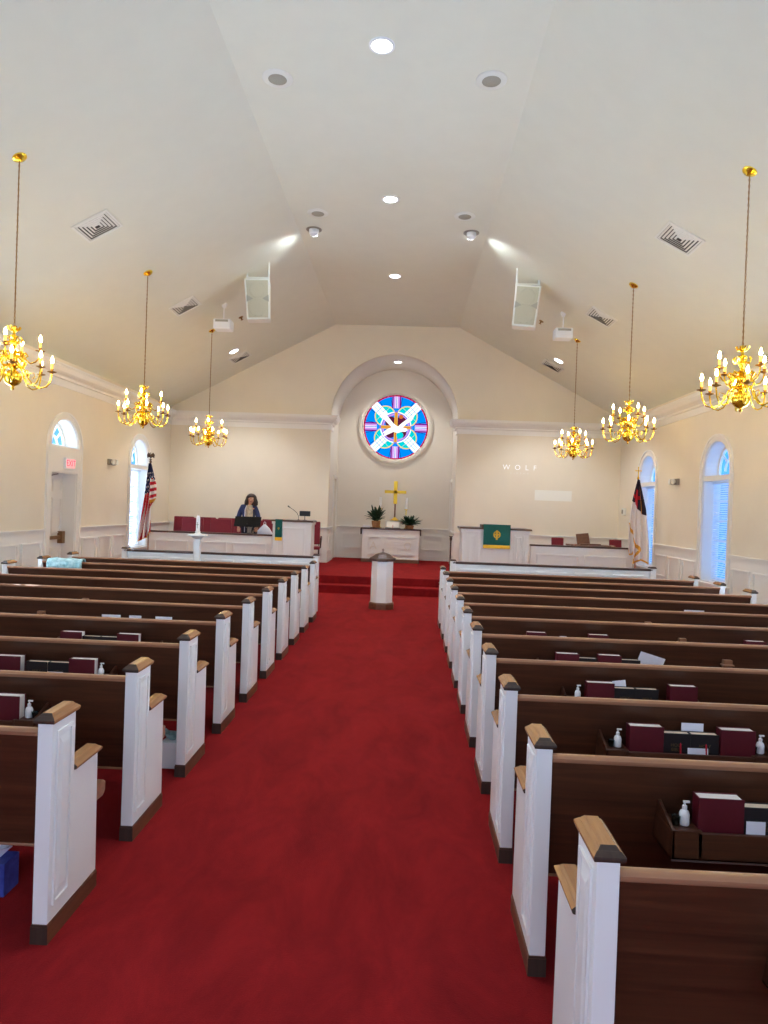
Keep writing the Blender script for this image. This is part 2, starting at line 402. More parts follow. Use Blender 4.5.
# ---------------------------------------------------------------- windows
def side_window(num,s,c,blind_label,door=False):
    hw=HW; z0=2.64 if door else .68; zs=2.64 if door else ZSP
    # local plane: x along wall (+y world), y up, z toward the room
    def TP(x): return plane((x,0,0),(0,1,0),(0,0,1)) if s<0 else plane((x,0,0),(0,-1,0),(0,0,1))
    cc=c if s<0 else -c
    xi=s*W
    m=MB()
    if door:
        o=[(cc-.60,0),(cc-.60,zs)]+list(reversed(arc(cc,zs,.60,0,PI,24)))+[(cc+.60,0)]
        m.poly(o,[arched(cc,hw,2.64,2.64),],.02,T=TP(xi)) if False else None
        # casing up the sides, round the arch, and the flat header board
        ring=arc(cc,zs,.60,0,PI,24)+[(cc-.60,0),(cc-.46,0),(cc-.46,2.2),(cc+.46,2.2),(cc+.46,0),(cc+.60,0)]
        m.poly(ring,[arched(cc,hw,2.64,2.64)],.022,T=TP(xi))
        ring=arc(cc,zs,.62,0,PI,24)+list(reversed(arc(cc,zs,.585,0,PI,24)))
        m.poly(ring,(),.04,T=TP(xi))
        for q in (-1,1): m.poly(rect(cc+q*.6025-.0175,cc+q*.6025+.0175,0,zs),(),.04,T=TP(xi))
    else:
        ring=arc(cc,zs,.60,0,PI,24)+[(cc-.60,z0-.1),(cc+.60,z0-.1)]
        m.poly(ring,[arched(cc,hw,z0,zs)],.022,T=TP(xi))
        ring=arc(cc,zs,.62,0,PI,24)+[(cc-.62,z0-.1),(cc-.585,z0-.1)]+list(reversed(arc(cc,zs,.585,0,PI,24)))+[(cc+.585,z0-.1),(cc+.62,z0-.1)]
        m.poly(ring,(),.04,T=TP(xi))
        m.poly(rect(cc-.65,cc+.65,z0-.03,z0+.0),(),.09,T=TP(xi-s*0))
        m.poly(rect(cc-hw,cc+hw,2.44,2.53),(),.11,T=TP(xi+s*.10))
    root=struct(m.build('window_%d'%num,'trim'))
    # white painted lining of the opening
    f=MB()
    lin_=arched(cc,hw-.001,z0,zs); inn=arched(cc,hw-.014,z0+.014,zs)
    f.poly(lin_,[inn],.28,T=TP(xi+s*.285))
    f.build('reveal','pewwhite',root)
    f=MB(); xs=xi+s*.27
    # sash frame + tracery
    f.poly(arched(cc,hw-.014,z0+.014,zs),[arched(cc,hw-.06,z0+.06,zs)],.04,T=TP(xs))
    base=2.66 if door else 2.55
    if not door: f.poly(rect(cc-hw,cc+hw,2.45,2.55),(),.05,T=TP(xs))
    w=.011
    def bar(p,q,ww=w):
        p=Vector(p);q=Vector(q);d=(q-p).normalized();n=Vector((-d.y,d.x))*ww
        f.poly([tuple(p+n),tuple(p-n),tuple(q-n),tuple(q+n)],(),.03,T=TP(xs))
    zc=zs
    for r in (.24,):
        f.poly(arc(cc,zc,r+w,0,PI,20)+list(reversed(arc(cc,zc,r-w,0,PI,20))),(),.03,T=TP(xs))
    for q in (-1,1):
        a0=arc(cc+q*(.47),zc,.47+w,PI/2 if q>0 else PI/2,PI if q>0 else 0,14); a1=arc(cc+q*(.47),zc,.47-w,PI/2,PI if q>0 else 0,14)
        pts=[(p) for p in a0 if (p[0]-cc)**2+(p[1]-zc)**2<.47**2]; pt2=[p for p in a1 if (p[0]-cc)**2+(p[1]-zc)**2<.47**2]
        if len(pts)>2 and len(pt2)>2: f.poly(pts+list(reversed(pt2)),(),.03,T=TP(xs))
    bar((cc,base),(cc,zc+.47))
    for ang in (40,140): bar((cc+.24*math.cos(math.radians(ang)),zc+.24*math.sin(math.radians(ang))),(cc+.47*math.cos(math.radians(ang)),zc+.47*math.sin(math.radians(ang))))
    if not door:
        bar((cc,z0),(cc,2.5))
        for z in (1.05,1.4,1.75,2.1): bar((cc-hw+.03,z),(cc+hw-.03,z))
    f.build('sash','trim',root)
    MB().poly(arched(cc,hw-.01,z0+.01,zs),(),.006,T=TP(xs-s*.0+s*.012)).build('pane','glass',root)
    if not door:
        b=MB(); n=44; zt=2.42; zb=z0+.03
        for i in range(n):
            z=zb+.02+(zt-zb-.06)*i/(n-1)
            pts=[]
            cxx=xi+s*.17; a=math.radians(38); hwd=.022
            dx=hwd*math.cos(a)*s; dz=hwd*math.sin(a)
            x0,x1=cxx-dx,cxx+dx
            yy0,yy1=c-hw+.03,c+hw-.03
            b.add([(x0,yy0,z+dz),(x0,yy1,z+dz),(cxx,yy1,z+.004),(cxx,yy0,z+.004),(x1,yy1,z-dz),(x1,yy0,z-dz)],[(0,1,2,3),(3,2,4,5)])
        bl=b.build('slats','slat')
        hr=MB().box(min(xi+s*.14,xi+s*.20),max(xi+s*.14,xi+s*.20),c-hw+.02,c+hw-.02,2.40,2.438)
        if blind_label:
            e=empty('window_blind',(xi+s*.17,c,z0+.01),blind_label,'window blind','window blinds')
            bl.parent=e; bl.location=(-e.location[0],-e.location[1],-e.location[2])
            h=hr.build('head_rail','white',e); h.location=bl.location
            br=MB().box(min(xi+s*.15,xi+s*.19),max(xi+s*.15,xi+s*.19),c-hw+.03,c+hw-.03,z0+.012,z0+.03).build('bottom_rail','white',e); br.location=bl.location
        else:
            bl.parent=root; bl.name='blind'
    return root
side_window(1,-1,15.4,'white horizontal blind glowing behind the American flag, near the choir')
side_window(2,-1,12.0,None,True)
side_window(3,1,15.4,'blue-lit horizontal blind in the arched window behind the white Christian flag')
side_window(4,1,12.0,'blue-lit horizontal blind in the tall arched window beside the emergency light, farther from the choir')
k=5
for s in (-1,1):
    for c in (8.6,5.2,1.8):
        if k==9: k=10
        side_window(k,s,c,None); k+=1

# side door
dr=struct(MB().box(-W-.285,-W-.24,12-.46,12+.46,0.01,2.2).build('door_1','trim'))
p=MB(); Td=plane((-W-.24,0,0),(0,1,0),(0,0,1))
for a0,a1 in ((11.62,11.95),(12.05,12.38)):
    for z0,z1 in ((.2,.85),(1.1,1.75),(1.85,2.08)): frame_mb(p,a0,a1,z0,z1,Td,.03,.012)
p.build('door_panel','trim',dr)
p=MB(); p.box(-W-.24,-W-.175,11.62,12.3,1.0,1.06); p.box(-W-.24,-W-.145,12.3,12.4,.92,1.14); p.build('panic_bar','bronze',dr,bevel=.005)
p=MB(); p.box(-W-.24,-W-.175,11.65,11.9,2.08,2.15); p.tube([(-W-.2,11.9,2.13),(-W-.1,12.0,2.17)],.01); p.build('door_closer','silver',dr)
jm=MB(); jm.box(-W-.298,-W,12-.46,12-.44,0,2.2); jm.box(-W-.298,-W,12+.44,12+.46,0,2.2); jm.box(-W-.298,-W,12-.44,12+.44,2.18,2.2); jm.build('door_jamb','trim',dr)

# text helper
def text_mb(body,size,depth=.004,spacing=1.0,font=None):
    cu=bpy.data.curves.new('t','FONT'); cu.body=body; cu.size=size; cu.extrude=depth/2; cu.space_character=spacing; cu.align_x='CENTER'; cu.align_y='CENTER'
    o=bpy.data.objects.new('t',cu); COL.objects.link(o)
    dg=bpy.context.evaluated_depsgraph_get(); me=bpy.data.meshes.new_from_object(o.evaluated_get(dg))
    vs=[tuple(v.co) for v in me.vertices]; fs=[tuple(p.vertices) for p in me.polygons]
    bpy.data.objects.remove(o); bpy.data.curves.remove(cu); bpy.data.meshes.remove(me)
    return vs,fs
def text_obj(name,body,size,T,m,parent=None,depth=.004,spacing=1.0):
    vs,fs=text_mb(body,size,depth,spacing); b=MB(); b.add(vs,fs,0,T); return b.build(name,m,parent)
ex=empty('exit_sign',(-W+.022,12.1,2.26),'small glowing pink and red EXIT sign over the side door','exit sign')
MB().box(0,.05,-.17,.17,0,.2).build('housing','white',ex,bevel=.005)
MB().box(.05,.054,-.15,.15,.02,.18).build('face','exitface',ex)
text_obj('lettering','EXIT',.15,plane((.056,0,.1),(0,1,0),(0,0,1)),'exitred',ex,.004,1.05)
def emerg(y,z,s,label):
    e=empty('emergency_light',(s*W,y,z),label,'emergency light','twin-head emergency lights on the side walls')
    x=lambda a,b:(min(-s*a,-s*b),max(-s*a,-s*b))
    MB().box(*x(0,.06),-.14,.14,-.06,.06).build('housing','silver',e,bevel=.01)
    for q in (-1,1):
        m=MB(); Tt=plane((-s*.06,q*.08,0),(0,1,0),(0,0,1)) if s<0 else plane((-s*.06,q*.08,0),(0,-1,0),(0,0,1))
        m.lathe([(.02,0),(.055,.03),(.055,.06),(.045,.062)],16,T=Tt); m.build('lamp_head','spk',e,smooth=True)
emerg(13.87,2.5,-1,'beige twin-head emergency light on the wall beyond the EXIT sign')
emerg(13.74,2.48,1,'beige twin-head emergency light between the two blue-lit windows')
tb=empty('wall_sensor',(W,16.9,1.87),'small beige box high on the wall behind the Christian flag','wall box')
MB().box(-.06,0,-.09,.09,-.09,.09).build('housing','spk',tb,bevel=.01); MB().box(-.075,-.06,-.05,.05,-.05,.05).build('cover','silver',tb,bevel=.005)

# ---------------------------------------------------------------- round stained glass window
def sg(name,rgb,s): return glow(name,rgb,s)
cols=dict(blue=((0,135,240),1.1),cyan=((0,205,215),1.05),white=((255,255,255),1.12),lav=((205,150,235),1.0),pur=((150,30,160),.7),red=((225,20,80),.8),yel=((248,214,120),1.0),gold=((240,185,70),.95),wine=((120,40,80),.6),lead=((40,30,70),.25),orng=((230,120,60),.8),lilac=((120,130,240),.9))
cm=list(cols); sgm=[sg('stained_'+k,cols[k][0],cols[k][1]*.5) for k in cm]  # panes glow by emission, standing in for daylight behind them
ix={k:i for i,k in enumerate(cm)}
rw=struct(MB().poly([(1.04*math.cos(2*PI*i/64),RZ+1.04*math.sin(2*PI*i/64)) for i in range(64)],[circ(.935)],.05,T=plane((0,YB,0),(1,0,0),(0,0,1))).poly([(1.0*math.cos(2*PI*i/64),RZ+1.0*math.sin(2*PI*i/64)) for i in range(64)],[circ(.96)],.07,T=plane((0,YB,0),(1,0,0),(0,0,1))).build('window_15','apse'))
MB().poly(circ(.95),[circ(.905)],.17,T=plane((0,YB+.17,0),(1,0,0),(0,0,1))).build('reveal','apse',rw)
g=MB()
def L(k): return plane((0,YB+.08-.0015*k,0),(1,0,0),(0,0,1))
def disc(x,z,r,col,k,n=32,a0=0,a1=2*PI): g.poly([(x+r*math.cos(a0+(a1-a0)*i/n),RZ+z+r*math.sin(a0+(a1-a0)*i/n)) for i in range(n if a1-a0>6.2 else n+1)],(),.001,ix[col],L(k))
def ring(x,z,r0,r1,col,k,n=40): g.poly([(x+r1*math.cos(2*PI*i/n),RZ+z+r1*math.sin(2*PI*i/n)) for i in range(n)],[[(x+r0*math.cos(2*PI*i/n),RZ+z+r0*math.sin(2*PI*i/n)) for i in range(n)]],.001,ix[col],L(k))
def pl(pts,col,k): g.poly([(x,RZ+z) for x,z in pts],(),.001,ix[col],L(k))
def rb(cx,cz,hw_,hl,ang,col,k):
    c,s=math.cos(ang),math.sin(ang); pl([(cx+c*a-s*b,cz+s*a+c*b) for a,b in ((-hw_,-hl),(hw_,-hl),(hw_,hl),(-hw_,hl))],col,k)
disc(0,0,.92,'red',0,64)
for i in range(56):
    a=2*PI*i/56; rb(.895*math.cos(a),.895*math.sin(a),.01,.018,a,'lead',1)
disc(0,0,.865,'blue',1,64)
for i in range(16):   # lead lines across the blue glass
    a=PI/16+PI/8*i; rb(.72*math.cos(a),.72*math.sin(a),.15,.006,a,'lead',2)
for q in range(4):
    a=PI/4+q*PI/2; cx,cz=.40*math.cos(a),.40*math.sin(a)
    disc(cx*1.08,cz*1.08,.30,'yel',3); disc(cx*1.08,cz*1.08,.268,'cyan',4)
for q in range(4):
    a=PI/4+q*PI/2
    for off,col in ((0,'white'),):
        rb(.64*math.cos(a),.64*math.sin(a),.245,.115,a,col,6)
    for off in (-.04,.04):
        rb(.60*math.cos(a)-off*math.sin(a),.60*math.sin(a)+off*math.cos(a),.24,.006,a,'cyan',7)
    for rr in (.45,.56,.68): rb(rr*math.cos(a),rr*math.sin(a),.006,.115,a,'lilac',7)
    rb(.52*math.cos(a),.52*math.sin(a),.004,.3,a+PI/2 if False else a,'yel',7)
    a=q*PI/2
    rb(.70*math.cos(a),.70*math.sin(a),.165,.125,a,'pur',6); rb(.70*math.cos(a),.70*math.sin(a),.165,.085,a,'lav',7)
    rb(.70*math.cos(a),.70*math.sin(a),.165,.028,a,'white',8); rb(.70*math.cos(a),.70*math.sin(a),.165,.012,a,'lilac',9)
disc(0,0,.44,'white',8,48); ring(0,0,.385,.41,'lilac',9)
disc(0,0,.385,'lav',9,48)
disc(0,0,.34,'blue',10,48)
for q in range(4):
    a=PI/4+q*PI/2; disc(.2*math.cos(a),.2*math.sin(a),.16,'wine',11,20)
    a=q*PI/2; rb(.32*math.cos(a),.32*math.sin(a),.14,.05,a,'lilac',11)
rb(0,0,.045,.42,0,'gold',12); rb(0,0,.42,.045,0,'gold',12); rb(0,0,.012,.42,0,'orng',13); rb(0,0,.42,.012,0,'orng',13)
disc(.12,-.22,.1,'cyan',13,20); disc(.14,.3,.06,'orng',12,16)
dove=[(-.46,.40),(-.34,.42),(-.18,.24),(-.06,.10),(.06,.02),(.16,.12),(.34,.26),(.52,.36),(.44,.20),(.30,.10),(.20,.0),(.30,-.02),(.34,-.07),(.27,-.12),(.16,-.12),(.06,-.16),(-.06,-.13),(-.2,-.2),(-.36,-.28),(-.30,-.16),(-.40,-.2),(-.26,-.07),(-.12,0),(-.22,.1),(-.34,.22)]
pl(dove,'white',15)
for a,b in (((-.40,.34),(-.1,.06)),((.44,.28),(.1,.0)),((-.3,.30),(-.14,.14))):
    d=Vector(b)-Vector(a); rb((a[0]+b[0])/2,(a[1]+b[1])/2,d.length/2,.004,math.atan2(d.y,d.x),'lav',16)
g.build('stained_glass',sgm,rw)

# ---------------------------------------------------------------- pews
HALF=1.90; TH=.063
def cap_mb(cx,y0,y1,z0,k=1.0,rear=True):
    # moulded cap, hipped at both ends; the sawn ends show end grain
    lv=[(.034,-.002,0),(.040,-.009,.003),(.043,-.013,.011),(.043,-.013,.018),(.032,-.001,.029),(.029,.001,.030),(.020,.011,.041)]
    v=[];f=[];mi=[]
    for hx,o,z in lv:
        ro=o if rear else 0
        v+=[(cx-hx,y0+ro,z0+z*k),(cx+hx,y0+ro,z0+z*k),(cx+hx,y1-o,z0+z*k),(cx-hx,y1-o,z0+z*k)]
    for a in range(len(lv)-1):
        for q in range(4):
            f.append((a*4+q,a*4+(q+1)%4,a*4+4+(q+1)%4,a*4+4+q)); mi.append(1 if q in (0,2) else 0)
    n=len(lv)*4; f+=[(0,3,2,1),(n-4,n-3,n-2,n-1)]; mi+=[0,0]
    b=MB(); b.v=v;b.f=f;b.m=mi; return b
def make_pew(label):
    r=empty('church_pew',(0,0,0),label,'pew','white-ended walnut pews')
    for s in (-1,1):
        xo=s*HALF; xi=s*(HALF-TH); xa,xb=min(xo,xi),max(xo,xi)
        e=MB().poly([(0,.078),(0,.887),(.19,.887),(.19,.632),(.415,.632),(.43,.078)],(),TH,T=plane((xa,0,0),(0,1,0),(0,0,1))).build('end_panel','pewwhite',r,bevel=.004)
        p=MB(); Tm=plane((xo,0,0),(0,1,0),(0,0,1)) if s>0 else plane((xo,0,0),(0,-1,0),(0,0,1))
        sg_=1 if s>0 else -1
        R=lambda a0,a1,b0,b1: rect(min(sg_*a0,sg_*a1),max(sg_*a0,sg_*a1),b0,b1)
        p.poly(R(.03,.16,.14,.85),[R(.044,.146,.154,.836)],.008,T=Tm)
        zz=(Tm)
        # raised field with chamfered edge
        o=R(.056,.134,.17,.82); i_=R(.068,.122,.2,.79)
        v=[(a,b,.0) for a,b in o]+[(a,b,.009) for a,b in i_]
        p.add(v,[(4,5,6,7)]+[(j,(j+1)%4,4+(j+1)%4,4+j) for j in range(4)],0,Tm)
        p.build('raised_panel','pewwhite',e)
        cx=(xo+xi)/2
        cap_mb(cx,0,.195,.886).build('cap',['cap','endgrain'],e)
        cap_mb(cx,.191,.425,.631,.85,False).build('armrest',['cap','endgrain'],e)
        pb=MB()
        for (g0,z_0,z_1) in ((.004,0,.07),(.002,.07,.078)):
            pb.box(xa-g0,xb+g0,-g0,.43+g0,z_0,z_1); pb.m[-6:]=[0,0,1,1,0,0]
        pb.build('plinth',['brownbase','endgrain'],e)
    x0,x1=-HALF+TH,HALF-TH
    b=MB(); b.poly([(.012,.84),(.05,.84),(.175,.33),(.15,.325)],(),x1-x0,T=plane((x0,0,0),(0,1,0),(0,0,1)))
    back=b.build('backrest','wood',r)
    MB().poly([(.0,.836),(-.004,.842),(-.004,.852),(.003,.859),(.012,.862),(.03,.862),(.038,.857),(.038,.838),(.034,.836)],(),x1-x0,T=plane((x0,0,0),(0,1,0),(0,0,1))).build('top_rail','rail',r,smooth=True)
    MB().box(x0,x1,.145,.18,.315,.327).build('bottom_rail','rail',r,bevel=.004)
    MB().poly([(.15,.395),(.66,.40),(.685,.385),(.685,.34),(.66,.32),(.15,.345)],(),2*HALF+.0-.15,T=plane((-HALF+.075,0,0),(0,1,0),(0,0,1))).build('seat','rail',r,bevel=.006)
    for x in (-.95,0,.95): MB().box(x-.02,x+.02,.2,.56,0,.33).build('support','capdark',r,bevel=.004)
    for s in (-1,1):
        c0=s*(HALF-.49); c1=s*(HALF-1.32); a,b_=min(c0,c1),max(c0,c1)
        k=MB(); yf,yb=-.10,.052
        k.box(a,b_,yf,yb+.04,.53,.542)
        k.box(a,b_,yf,yf+.014,.53,.635)
        for xx in (a,b_-.014): k.add([(xx,yf,.53),(xx+.014,yf,.53),(xx+.014,.12,.53),(xx,.12,.53),(xx,yf,.64),(xx+.014,yf,.64),(xx+.014,.072,.70),(xx,.072,.70)],[(0,1,2,3),(4,5,6,7),(0,1,5,4),(1,2,6,5),(2,3,7,6),(3,0,4,7)])
        # end shelves for the little cups
        k.box(a,a+.1,yf,.05,.628,.64); k.box(b_-.1,b_,yf,.05,.628,.64)
        for xx in (a+.1,b_-.114): k.box(xx,xx+.014,yf,.08,.54,.64)
        k.box((a+b_)/2-.03,(a+b_)/2+.03,yf-.012,yf,.56,.61)
        k.build('book_rack','capdark' if False else 'wood',r,bevel=.003)
    MB().box(-.04,.04,-.03,.04,.70,.712).box(-.032,.032,-.012,.03,.68,.745).build('cup_holder','rail',r,bevel=.004)
    return r
names=['first','second','third','fourth','fifth','sixth','seventh','eighth','ninth','tenth','eleventh']
RY=lambda i:1.835+.8505*(i-1)
LY=lambda i:2.7028+.856*(i-1)
pew=None
for i in range(11,0,-1):
    lab='white-ended walnut pew, tall-window side, %s row from the white front screen'%names[11-i]
    if i==11: pew=make_pew(lab); pew.location=(.95+HALF,RY(11),0)
    else: dup(pew,(.95+HALF,RY(i),0),lab)
for i in range(10,0,-1):
    lab='white-ended walnut pew, exit-door side, %s row from the white front screen'%names[10-i]
    dup(pew,(-.967-HALF,LY(i),0),lab)

# ---------------------------------------------------------------- things in the racks
def make_book(kind):
    w,h,t,cov,pg={'hymnal':(.168,.212,.062,'burg','page'),'bible':(.138,.182,.052,'blackbook','pagetan')}[kind]
    r=empty('hymnal' if kind=='hymnal' else 'pew_bible',(0,0,0),'-','book')
    c=MB().box(-w/2,w/2,0,.004,0,h).box(-w/2,w/2,t-.004,t,0,h).box(-w/2,-w/2+.004,.004,t-.004,0,h)
    c.build('cover',cov,r,bevel=.0015)
    MB().box(-w/2+.005,w/2-.005,.0045,t-.0045,.004,h-.004).build('pages',pg,r)
    if kind=='bible': text_obj('lettering','HOLY\nBIBLE',.022,plane((0,-.001,h*.62),(1,0,0),(0,0,1)),'goldtext',r,.0006)
    return r
def make_bottle():
    r=empty('sanitizer_bottle',(0,0,0),'-','pump bottle')
    MB().lathe([(.017,0),(.019,.004),(.019,.04),(.015,.052),(.007,.058),(.007,.062)],14).build('bottle','white',r,smooth=True)
    MB().lathe([(.009,.06),(.009,.072),(.004,.074),(.004,.084)],12).box(-.006,.018,-.004,.004,.083,.09).build('pump','white',r,smooth=True)
    return r
def make_cup():
    r=MB().lathe([(.012,0),(.015,.03),(.017,.034),(.0155,.034),(.0105,.003),(0.0001,.003)],12,caps=True).build('communion_cup','cup',smooth=True); return tag(r,'-','cup')
hy,bi,bo,cu=make_book('hymnal'),make_book('bible'),make_bottle(),make_cup()
first={}
def put(src,x,y,z,label,group,rz=0):
    k=src.name.split('.')[0]
    if k not in first: first[k]=src; src.location=(x,y,z); src.rotation_euler=(0,0,rz); src['label']=label; src['group']=group; return src
    return dup(first[k],(x,y,z),label,group,rz)
def adj(x,y,d=.06): # a measured x on the pew plane moved toward the viewer
    return .4175+(x-.4175)*(y-d)/y
def rowtxt(side,i):
    n=(11-i) if side>0 else (10-i)
    return '%s pew from the screen, %s side'%(names[n],'tall-window' if side>0 else 'exit-door')
def rack_set(side,i,hymn,bib,bot,cups=True):
    y=RY(i) if side>0 else LY(i)
    wherer=rowtxt(side,i); word=['aisle-end','outer']
    for k,(x0,x1) in enumerate(hymn):
        q=word[k] if k<2 else 'wall-end'
        put(hy,adj((x0+x1)/2,y),y-.078,.545,'%s burgundy hymnal racked on the %s'%(q,wherer),'burgundy hymnals in the pew racks')
    for k,(x0,x1) in enumerate(bib):
        put(bi,adj((x0+x1)/2,y),y-.07,.545,'%s black Bible racked on the %s'%(word[k],wherer),'black Bibles in the pew racks')
    for k,x in enumerate(bot):
        put(bo,adj(x,y),y-.045,.641,'%s white pump bottle on the %s'%(word[k],wherer),'white pump bottles on the pew racks')
        if cups: put(cu,adj(x,y)-side*.033,y-.05,.641,'%s tiny glass cup on the %s'%(word[k],wherer),'glass communion cups on the pew racks')
rack_set(1,2,[(1.572,1.74)],[(1.745,1.883)],[1.53])
rack_set(1,3,[(1.58,1.75),(2.03,2.21)],[(1.75,1.885),(1.89,2.028)],[1.53,2.245])
rack_set(1,4,[(1.59,1.75),(2.10,2.27)],[(1.755,1.89),(1.895,2.03)],[1.535],False)
rack_set(1,5,[(1.58,1.74),(1.89,2.06)],[(1.742,1.88),(2.065,2.2)],[],False)
rack_set(1,6,[(1.50,1.67),(2.04,2.21),(3.39,3.56)],[],[],False)
rack_set(-1,2,[(-1.75,-1.58)],[],[-1.545])
rack_set(-1,3,[(-1.745,-1.575),(-2.235,-2.065)],[(-1.885,-1.75),(-2.03,-1.892)],[-1.545],False)
rack_set(-1,4,[(-1.795,-1.625),(-2.24,-2.07)],[(-1.93,-1.80),(-2.068,-1.935)],[],False)
def sheet(name,x,y,z,w,h,rx,rz,label,m='paper',ry=0,group=None):
    o=MB().box(-w/2,w/2,-.0008,.0008,0,h).build(name,m); o.location=(x,y,z); o.rotation_euler=(rx,ry,rz); return tag(o,label,'paper' if name!='pen' else 'pen',group)
y=RY(3)
sheet('paper_slip',adj(1.90,y,.02),y-.012,.58,.11,.185,0,0,'white slip standing behind the black Bibles in the rack with two pens')
sheet('offering_envelope',adj(1.94,y,.1),y-.083,.56,.10,.10,-.1,0,'white envelope before the Bibles, between two red pens')
for x,l in ((1.852,'red pen nearer the aisle in front of the Bibles, standing in the rack'),(1.985,'red pen by the envelope edge, farther from the aisle')):
    pn=MB().tube([(0,0,0),(0,0,.13)],.004,8,0).lathe([(.0045,.11),(.004,.135),(.001,.142)],8).build('pen','red',smooth=True); pn.location=(adj(x,y,.1),y-.086,.545); pn.rotation_euler=(0,random.uniform(-.1,.1),0); tag(pn,l,'pen','red pens in the rack')
y=RY(4); sheet('paper_slip',adj(1.80,y),y-.012,.60,.13,.16,0,0,'tilted white slip standing behind Bibles one rack ahead of the red pens',ry=-.15)
sheet('offering_envelope',adj(1.89,y),y-.083,.55,.12,.095,0,0,'pale envelope tucked before the Bibles, rack under the tilted slip')
y=RY(2); sheet('offering_envelope',adj(1.80,y,.09),y-.082,.55,.07,.13,0,0,'pale envelope before the black Bible in the nearest stocked rack'.replace('nearest','lowest'))
y=RY(5); sheet('bulletin',adj(2.27,y),y-.010,.63,.19,.14,.15,0,'large white bulletin leaning askew at the rack end on the tall-window side','paper',ry=.28)
y=RY(6); sheet('paper_slip',adj(1.82,y),y-.05,.62,.06,.11,0,0,'tiny white slip between hymnals, sixth pew from the front screen')
y=RY(8); sheet('bulletin',3.62,y-.06,.62,.22,.155,0,0,'white bulletin lying in an outer rack below the two blue windows'.replace('lying','standing'))
y=LY(3); sheet('offering_envelope',adj(-1.85,y,.1),y-.083,.55,.1,.12,0,0,'white envelope in front of the Bibles on the exit-door side')
y=LY(5)
for x,w_,l in ((-2.22,.17,'white bulletin top farthest out, fifth-row rack, exit-door side'),(-2.0,.11,'white bulletin top in the middle, sixth pew rack, exit-door side'),(-1.74,.15,'white bulletin top by the aisle, sixth pew rack, exit-door side')):
    l=l.replace('farthest out, fifth-row rack','by the outer wall, sixth pew rack')
    sheet('bulletin',adj(x,y),y-.05,.60,w_,.15,.08,0,l,group='bulletins in the sixth pew rack')
# tissue boxes
def tissue(name,x,y,z,w,d,h,m,m2,label,rz=0):
    r=empty(name,(x,y,z),label,'tissue box',rz=rz)
    MB().box(-w/2,w/2,-d/2,d/2,0,h).build('carton',m,r,bevel=.004)
    t=MB(); n=9
    v=[];f=[]
    for j in range(4):
        for i in range(n):
            a=2*PI*i/n; rr=.014+.02*j*(1+.4*math.sin(3*a+j)); v.append((rr*math.cos(a),rr*.6*math.sin(a),h-.002+.02*j*(1+.3*math.cos(2*a))))
    for j in range(3):
        for i in range(n): f.append((j*n+i,j*n+(i+1)%n,(j+1)*n+(i+1)%n,(j+1)*n+i))
    t.add(v,f); t.build('tissue',m2,r,smooth=True)
    return r
tissue('tissue_box',-1.39,3.06,0,.14,.12,.15,'blue','paper','blue patterned tissue box on the carpet under a pew')
tissue('tissue_box',-1.115,4.60,0,.12,.12,.175,'white','teal','plain white tissue box on the carpet behind a pew end')
# blanket folded over a pew rail
bl=MB(); y=LY(9); xs=[-4.62,-4.12]
path=[(y-.03,.74),(y-.034,.80),(y-.03,.86),(y-.005,.892),(y+.03,.90),(y+.07,.885),(y+.09,.84),(y+.11,.74)]
n=16;v=[];f=[]
for i in range(n+1):
    u=i/n
    for (yy,zz) in path: v.append((xs[0]+(xs[1]-xs[0])*u,yy-.006*math.sin(u*21),zz+.006*math.sin(u*15+yy*9)))
k_=len(path)
for i in range(n):
    for j in range(k_-1): f.append((i*k_+j,i*k_+j+1,(i+1)*k_+j+1,(i+1)*k_+j))
o=bl.add(v,f).build('blanket','teal',smooth=True); sm=o.modifiers.new('t','SOLIDIFY'); sm.thickness=.012; sm.offset=1
tag(o,'pale teal blanket draped over a pew rail near the side door','blanket')

# ---------------------------------------------------------------- front screens, choir rails, pulpits
def panel_wall(name,x0,x1,y,z0,z1,label,cat,n,posts=(),d=.06,pz=(.16,.14)):
    r=empty(name,((x0+x1)/2,y,z0),label,cat)
    cx=(x0+x1)/2
    MB().box(x0-cx,x1-cx,0,d,0,z1-z0).build('panel','pewwhite',r)
    MB().box(x0-cx-.01,x1-cx+.01,-.03,d+.03,z1-z0,z1-z0+.035).build('top_rail','capdark',r,bevel=.006)
    m=MB(); Tm=plane((0,0,0),(1,0,0),(0,0,1)); L_=(x1-x0); w=(L_-.12*(n+1))/n
    for i in range(n): frame_mb(m,x0-cx+.12+i*(w+.12),x0-cx+.12+i*(w+.12)+w,pz[1],z1-z0-pz[0],Tm)
    m.box(x0-cx,x1-cx,-.02,0,0,.12); m.box(x0-cx,x1-cx,-.012,0,z1-z0-.03,z1-z0)
    m.build('moulding','pewwhite',r)
    for px in posts:
        p=MB().box(px-cx-.045,px-cx+.045,-.03,d+.03,0,z1-z0+.045).build('post','pewwhite',r,bevel=.004)
        MB().taper((px-cx-.055,px-cx+.055,-.04,d+.04),(px-cx-.04,px-cx+.04,-.025,d+.025),z1-z0+.045,z1-z0+.07).build('post_cap','capdark',p)
    return r
panel_wall('front_screen',-4.31,-1.10,11.45,0,.89,'low white panelled screen with brown top rail on the American flag side','screen',5,(-4.31,-1.08),pz=(.075,.16))
panel_wall('front_screen',1.2,4.45,11.45,0,.89,'low white panelled screen with brown top rail on the Christian flag side','screen',5,(1.2,4.47),pz=(.075,.16))
panel_wall('choir_rail',-5.1,-2.45,14.6,DZ,1.075,'white panelled choir rail with brown cap before the burgundy choir chairs','choir rail',3)
panel_wall('choir_rail',3.03,5.15,14.6,DZ,1.075,'white panelled rail with brown cap before the wooden organ','choir rail',2)
